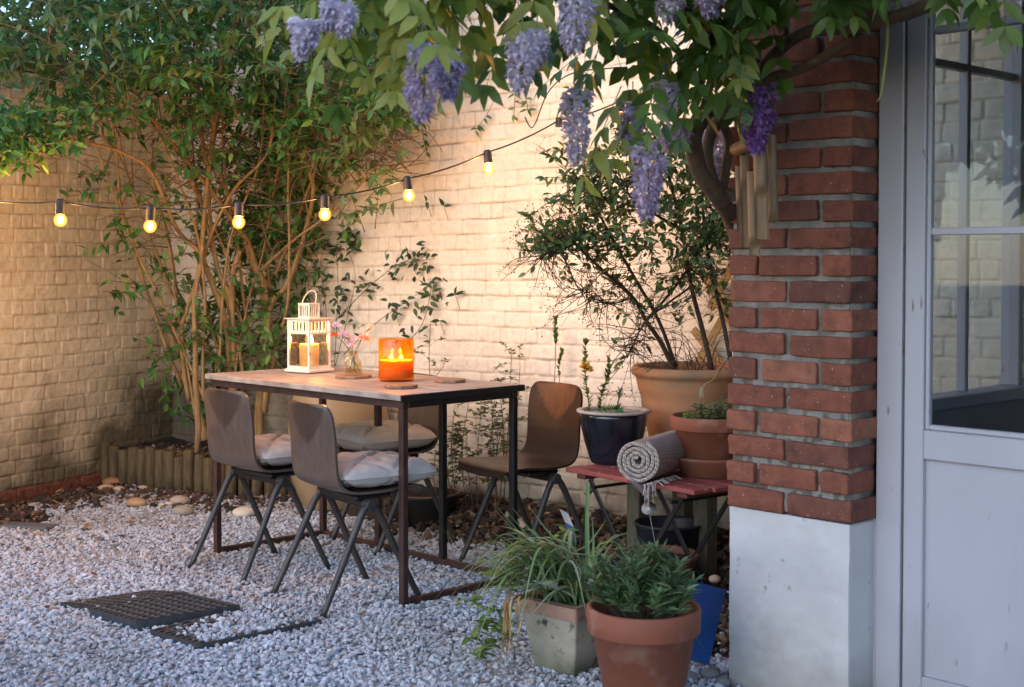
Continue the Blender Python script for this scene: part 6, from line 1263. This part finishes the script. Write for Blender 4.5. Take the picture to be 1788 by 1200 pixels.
pm1 = petm('mauve_petal', [(0, (.56, .49, .64)), (.45, (.71, .64, .76)), (.85, (.83, .78, .84)), (1, (.92, .88, .90))]); pm2 = petm('violet_petal', [(0, (.22, .11, .40)), (.5, (.36, .19, .56)), (1, (.56, .36, .68))]); pm3 = petm('faded_petal', [(0, (.40, .32, .50)), (.5, (.56, .48, .66)), (.85, (.70, .63, .80)), (1, (.62, .48, .44))])
for (px, y0, y1, hw, D, kind) in RAC:
    D -= .24 if px < 1290 and D < 3.6 else 0; hw *= .98
    a, e = at(px, y0, D), at(px+R.normal()*3, y1, D); Ln = a[2]-e[2]; rad = hw*D/FPX; n = int(90+Ln*560); t = R.uniform(0, 1, n)**.85; r_ = rad*np.interp(t, [0, .25, .7, 1], [.75, 1.0, .75, .25]); th = R.uniform(0, 6.28, n); c = a*(1-t[:, None])+e*t[:, None]+np.stack([.1*rad*np.sin(t*6), 0*t, 0*t], -1); out_ = np.stack([np.cos(th), np.sin(th), -.15+0*th], -1); pos = c+out_*(r_*R.uniform(.45, 1, n))[:, None]; s_ = .0175*(1-.32*t)*(D/3.1)*R.uniform(.8, 1.2, n); m_ = MB()
    m_.leaves(pos, out_*.6+np.array([0, 0, .55])+R.normal(size=(n, 3))*.25, out_+np.array([0, 0, -.2]), s_*1.15, s_*1.25, fold=-.35, droop=-.25)
    m_.leaves(pos+np.array([0, 0, -.001]), out_+np.array([0, 0, -.55])+R.normal(size=(n, 3))*.2, np.array([[0, 0, 1.]])+R.normal(size=(n, 3))*.2, s_*1.15, s_*.62, fold=.7, droop=.3); m_.leaves(pos+np.array([0, 0, -.002]), out_*.8+np.array([0, 0, -.8]), -out_, s_*.9, s_*.5, fold=-.6)
    fc = m_.build('flower_cluster', {1: pm1, 2: pm2, 3: pm3, 2.5: pm3}[kind], parent=wis, smooth=True); sm = MB(); sm.tube(curve([a+np.array([.0, 0, .05]), a, (a+e)/2+np.array([.003, 0, 0]), e], 12), .0016, 5); sm.build('stalk', M('raceme_stalk', (.14, .16, .07), rough=.7, bump=0) if 'raceme_stalk' not in bpy.data.materials else bpy.data.materials['raceme_stalk'], parent=fc, smooth=True)
pod = MB(); pod.tube(curve([at(1548, 18, 3.22), at(1550, 60, 3.2), at(1546, 110, 3.2), at(1538, 165, 3.2), at(1531, 178, 3.2)], 24), np.interp(np.linspace(0, 1, 24), [0, .15, .5, .8, 1], [.002, .0065, .007, .0045, .0012]), 8, squash=.5); pod.build('seed_pod', M('green_pod', (.24, .25, .08), (.17, .18, .06), scale=30, rough=.6, bump=.1), parent=wis, smooth=True)
# ---------------------------------------------------------------- bamboo wind chime
bam = M('bamboo', (.27, .165, .085), (.185, .11, .055), scale=9, stretch=(6, 6, 1), rough=.5, bump=.1); wc = thing('wind_chime', 'bamboo wind chime of cut tubes hanging against the brick pillar', 'wind chime', at(1325, 215, 3.52))
mb = MB(); mb.tube([at(1284, 262, 3.56), at(1310, 250, 3.48), at(1336, 240, 3.42)], .0165, 16); mb.build('top_tube', bam, parent=wc, smooth=True)
mb = MB()
for x in (1290, 1328, 1350, 1312): mb.tube([at(x, 150, 3.55), at(x+2, 262, 3.55)], .001, 4)
mb.build('string', cable_m, parent=wc)
for (x, y0, y1, D, r_, cut) in ((1300, 262, 432, 3.56, .0125, .30), (1327, 250, 418, 3.46, .0175, .45), (1314, 300, 446, 3.50, .0145, .8), (1347, 236, 388, 3.55, .0125, .9), (1290, 290, 405, 3.60, .010, .5)):
    mb = MB(); n = 20; th = np.arange(n)*2*PI/n; a, e = at(x, y0, D), at(x+4, y1, D); Ln = np.linalg.norm(e-a)
    Z = np.linspace(0, 1, 30); G = []
    for z in Z:
        c_ = a*(1-z)+e*z; f = z
        ring = np.stack([c_[0]+r_*np.cos(th), c_[1]+r_*np.sin(th), c_[2]+0*th], -1)
        if z > cut:      # the tube is sliced open towards its tip: front half cut away
            k_ = min((z-cut)/.10, 1); fr_ = np.clip(-np.sin(th), 0, 1); ring[:, 1] += fr_*r_*1.55*k_*.9
        G.append(ring)
    G = np.array(G); G = np.concatenate([G, G[:, :1]], 1); mb.grid(G); inn = G.copy(); ctr = G[:, :-1].mean(1, keepdims=True); inn = ctr+(G-ctr)*.80; mb.grid(inn[:, ::-1]); mb.grid(np.stack([G[-1], inn[-1]], 0)); mb.grid(np.stack([inn[0], G[0]], 0)); mb.build('tube', bam, parent=wc, smooth=True)
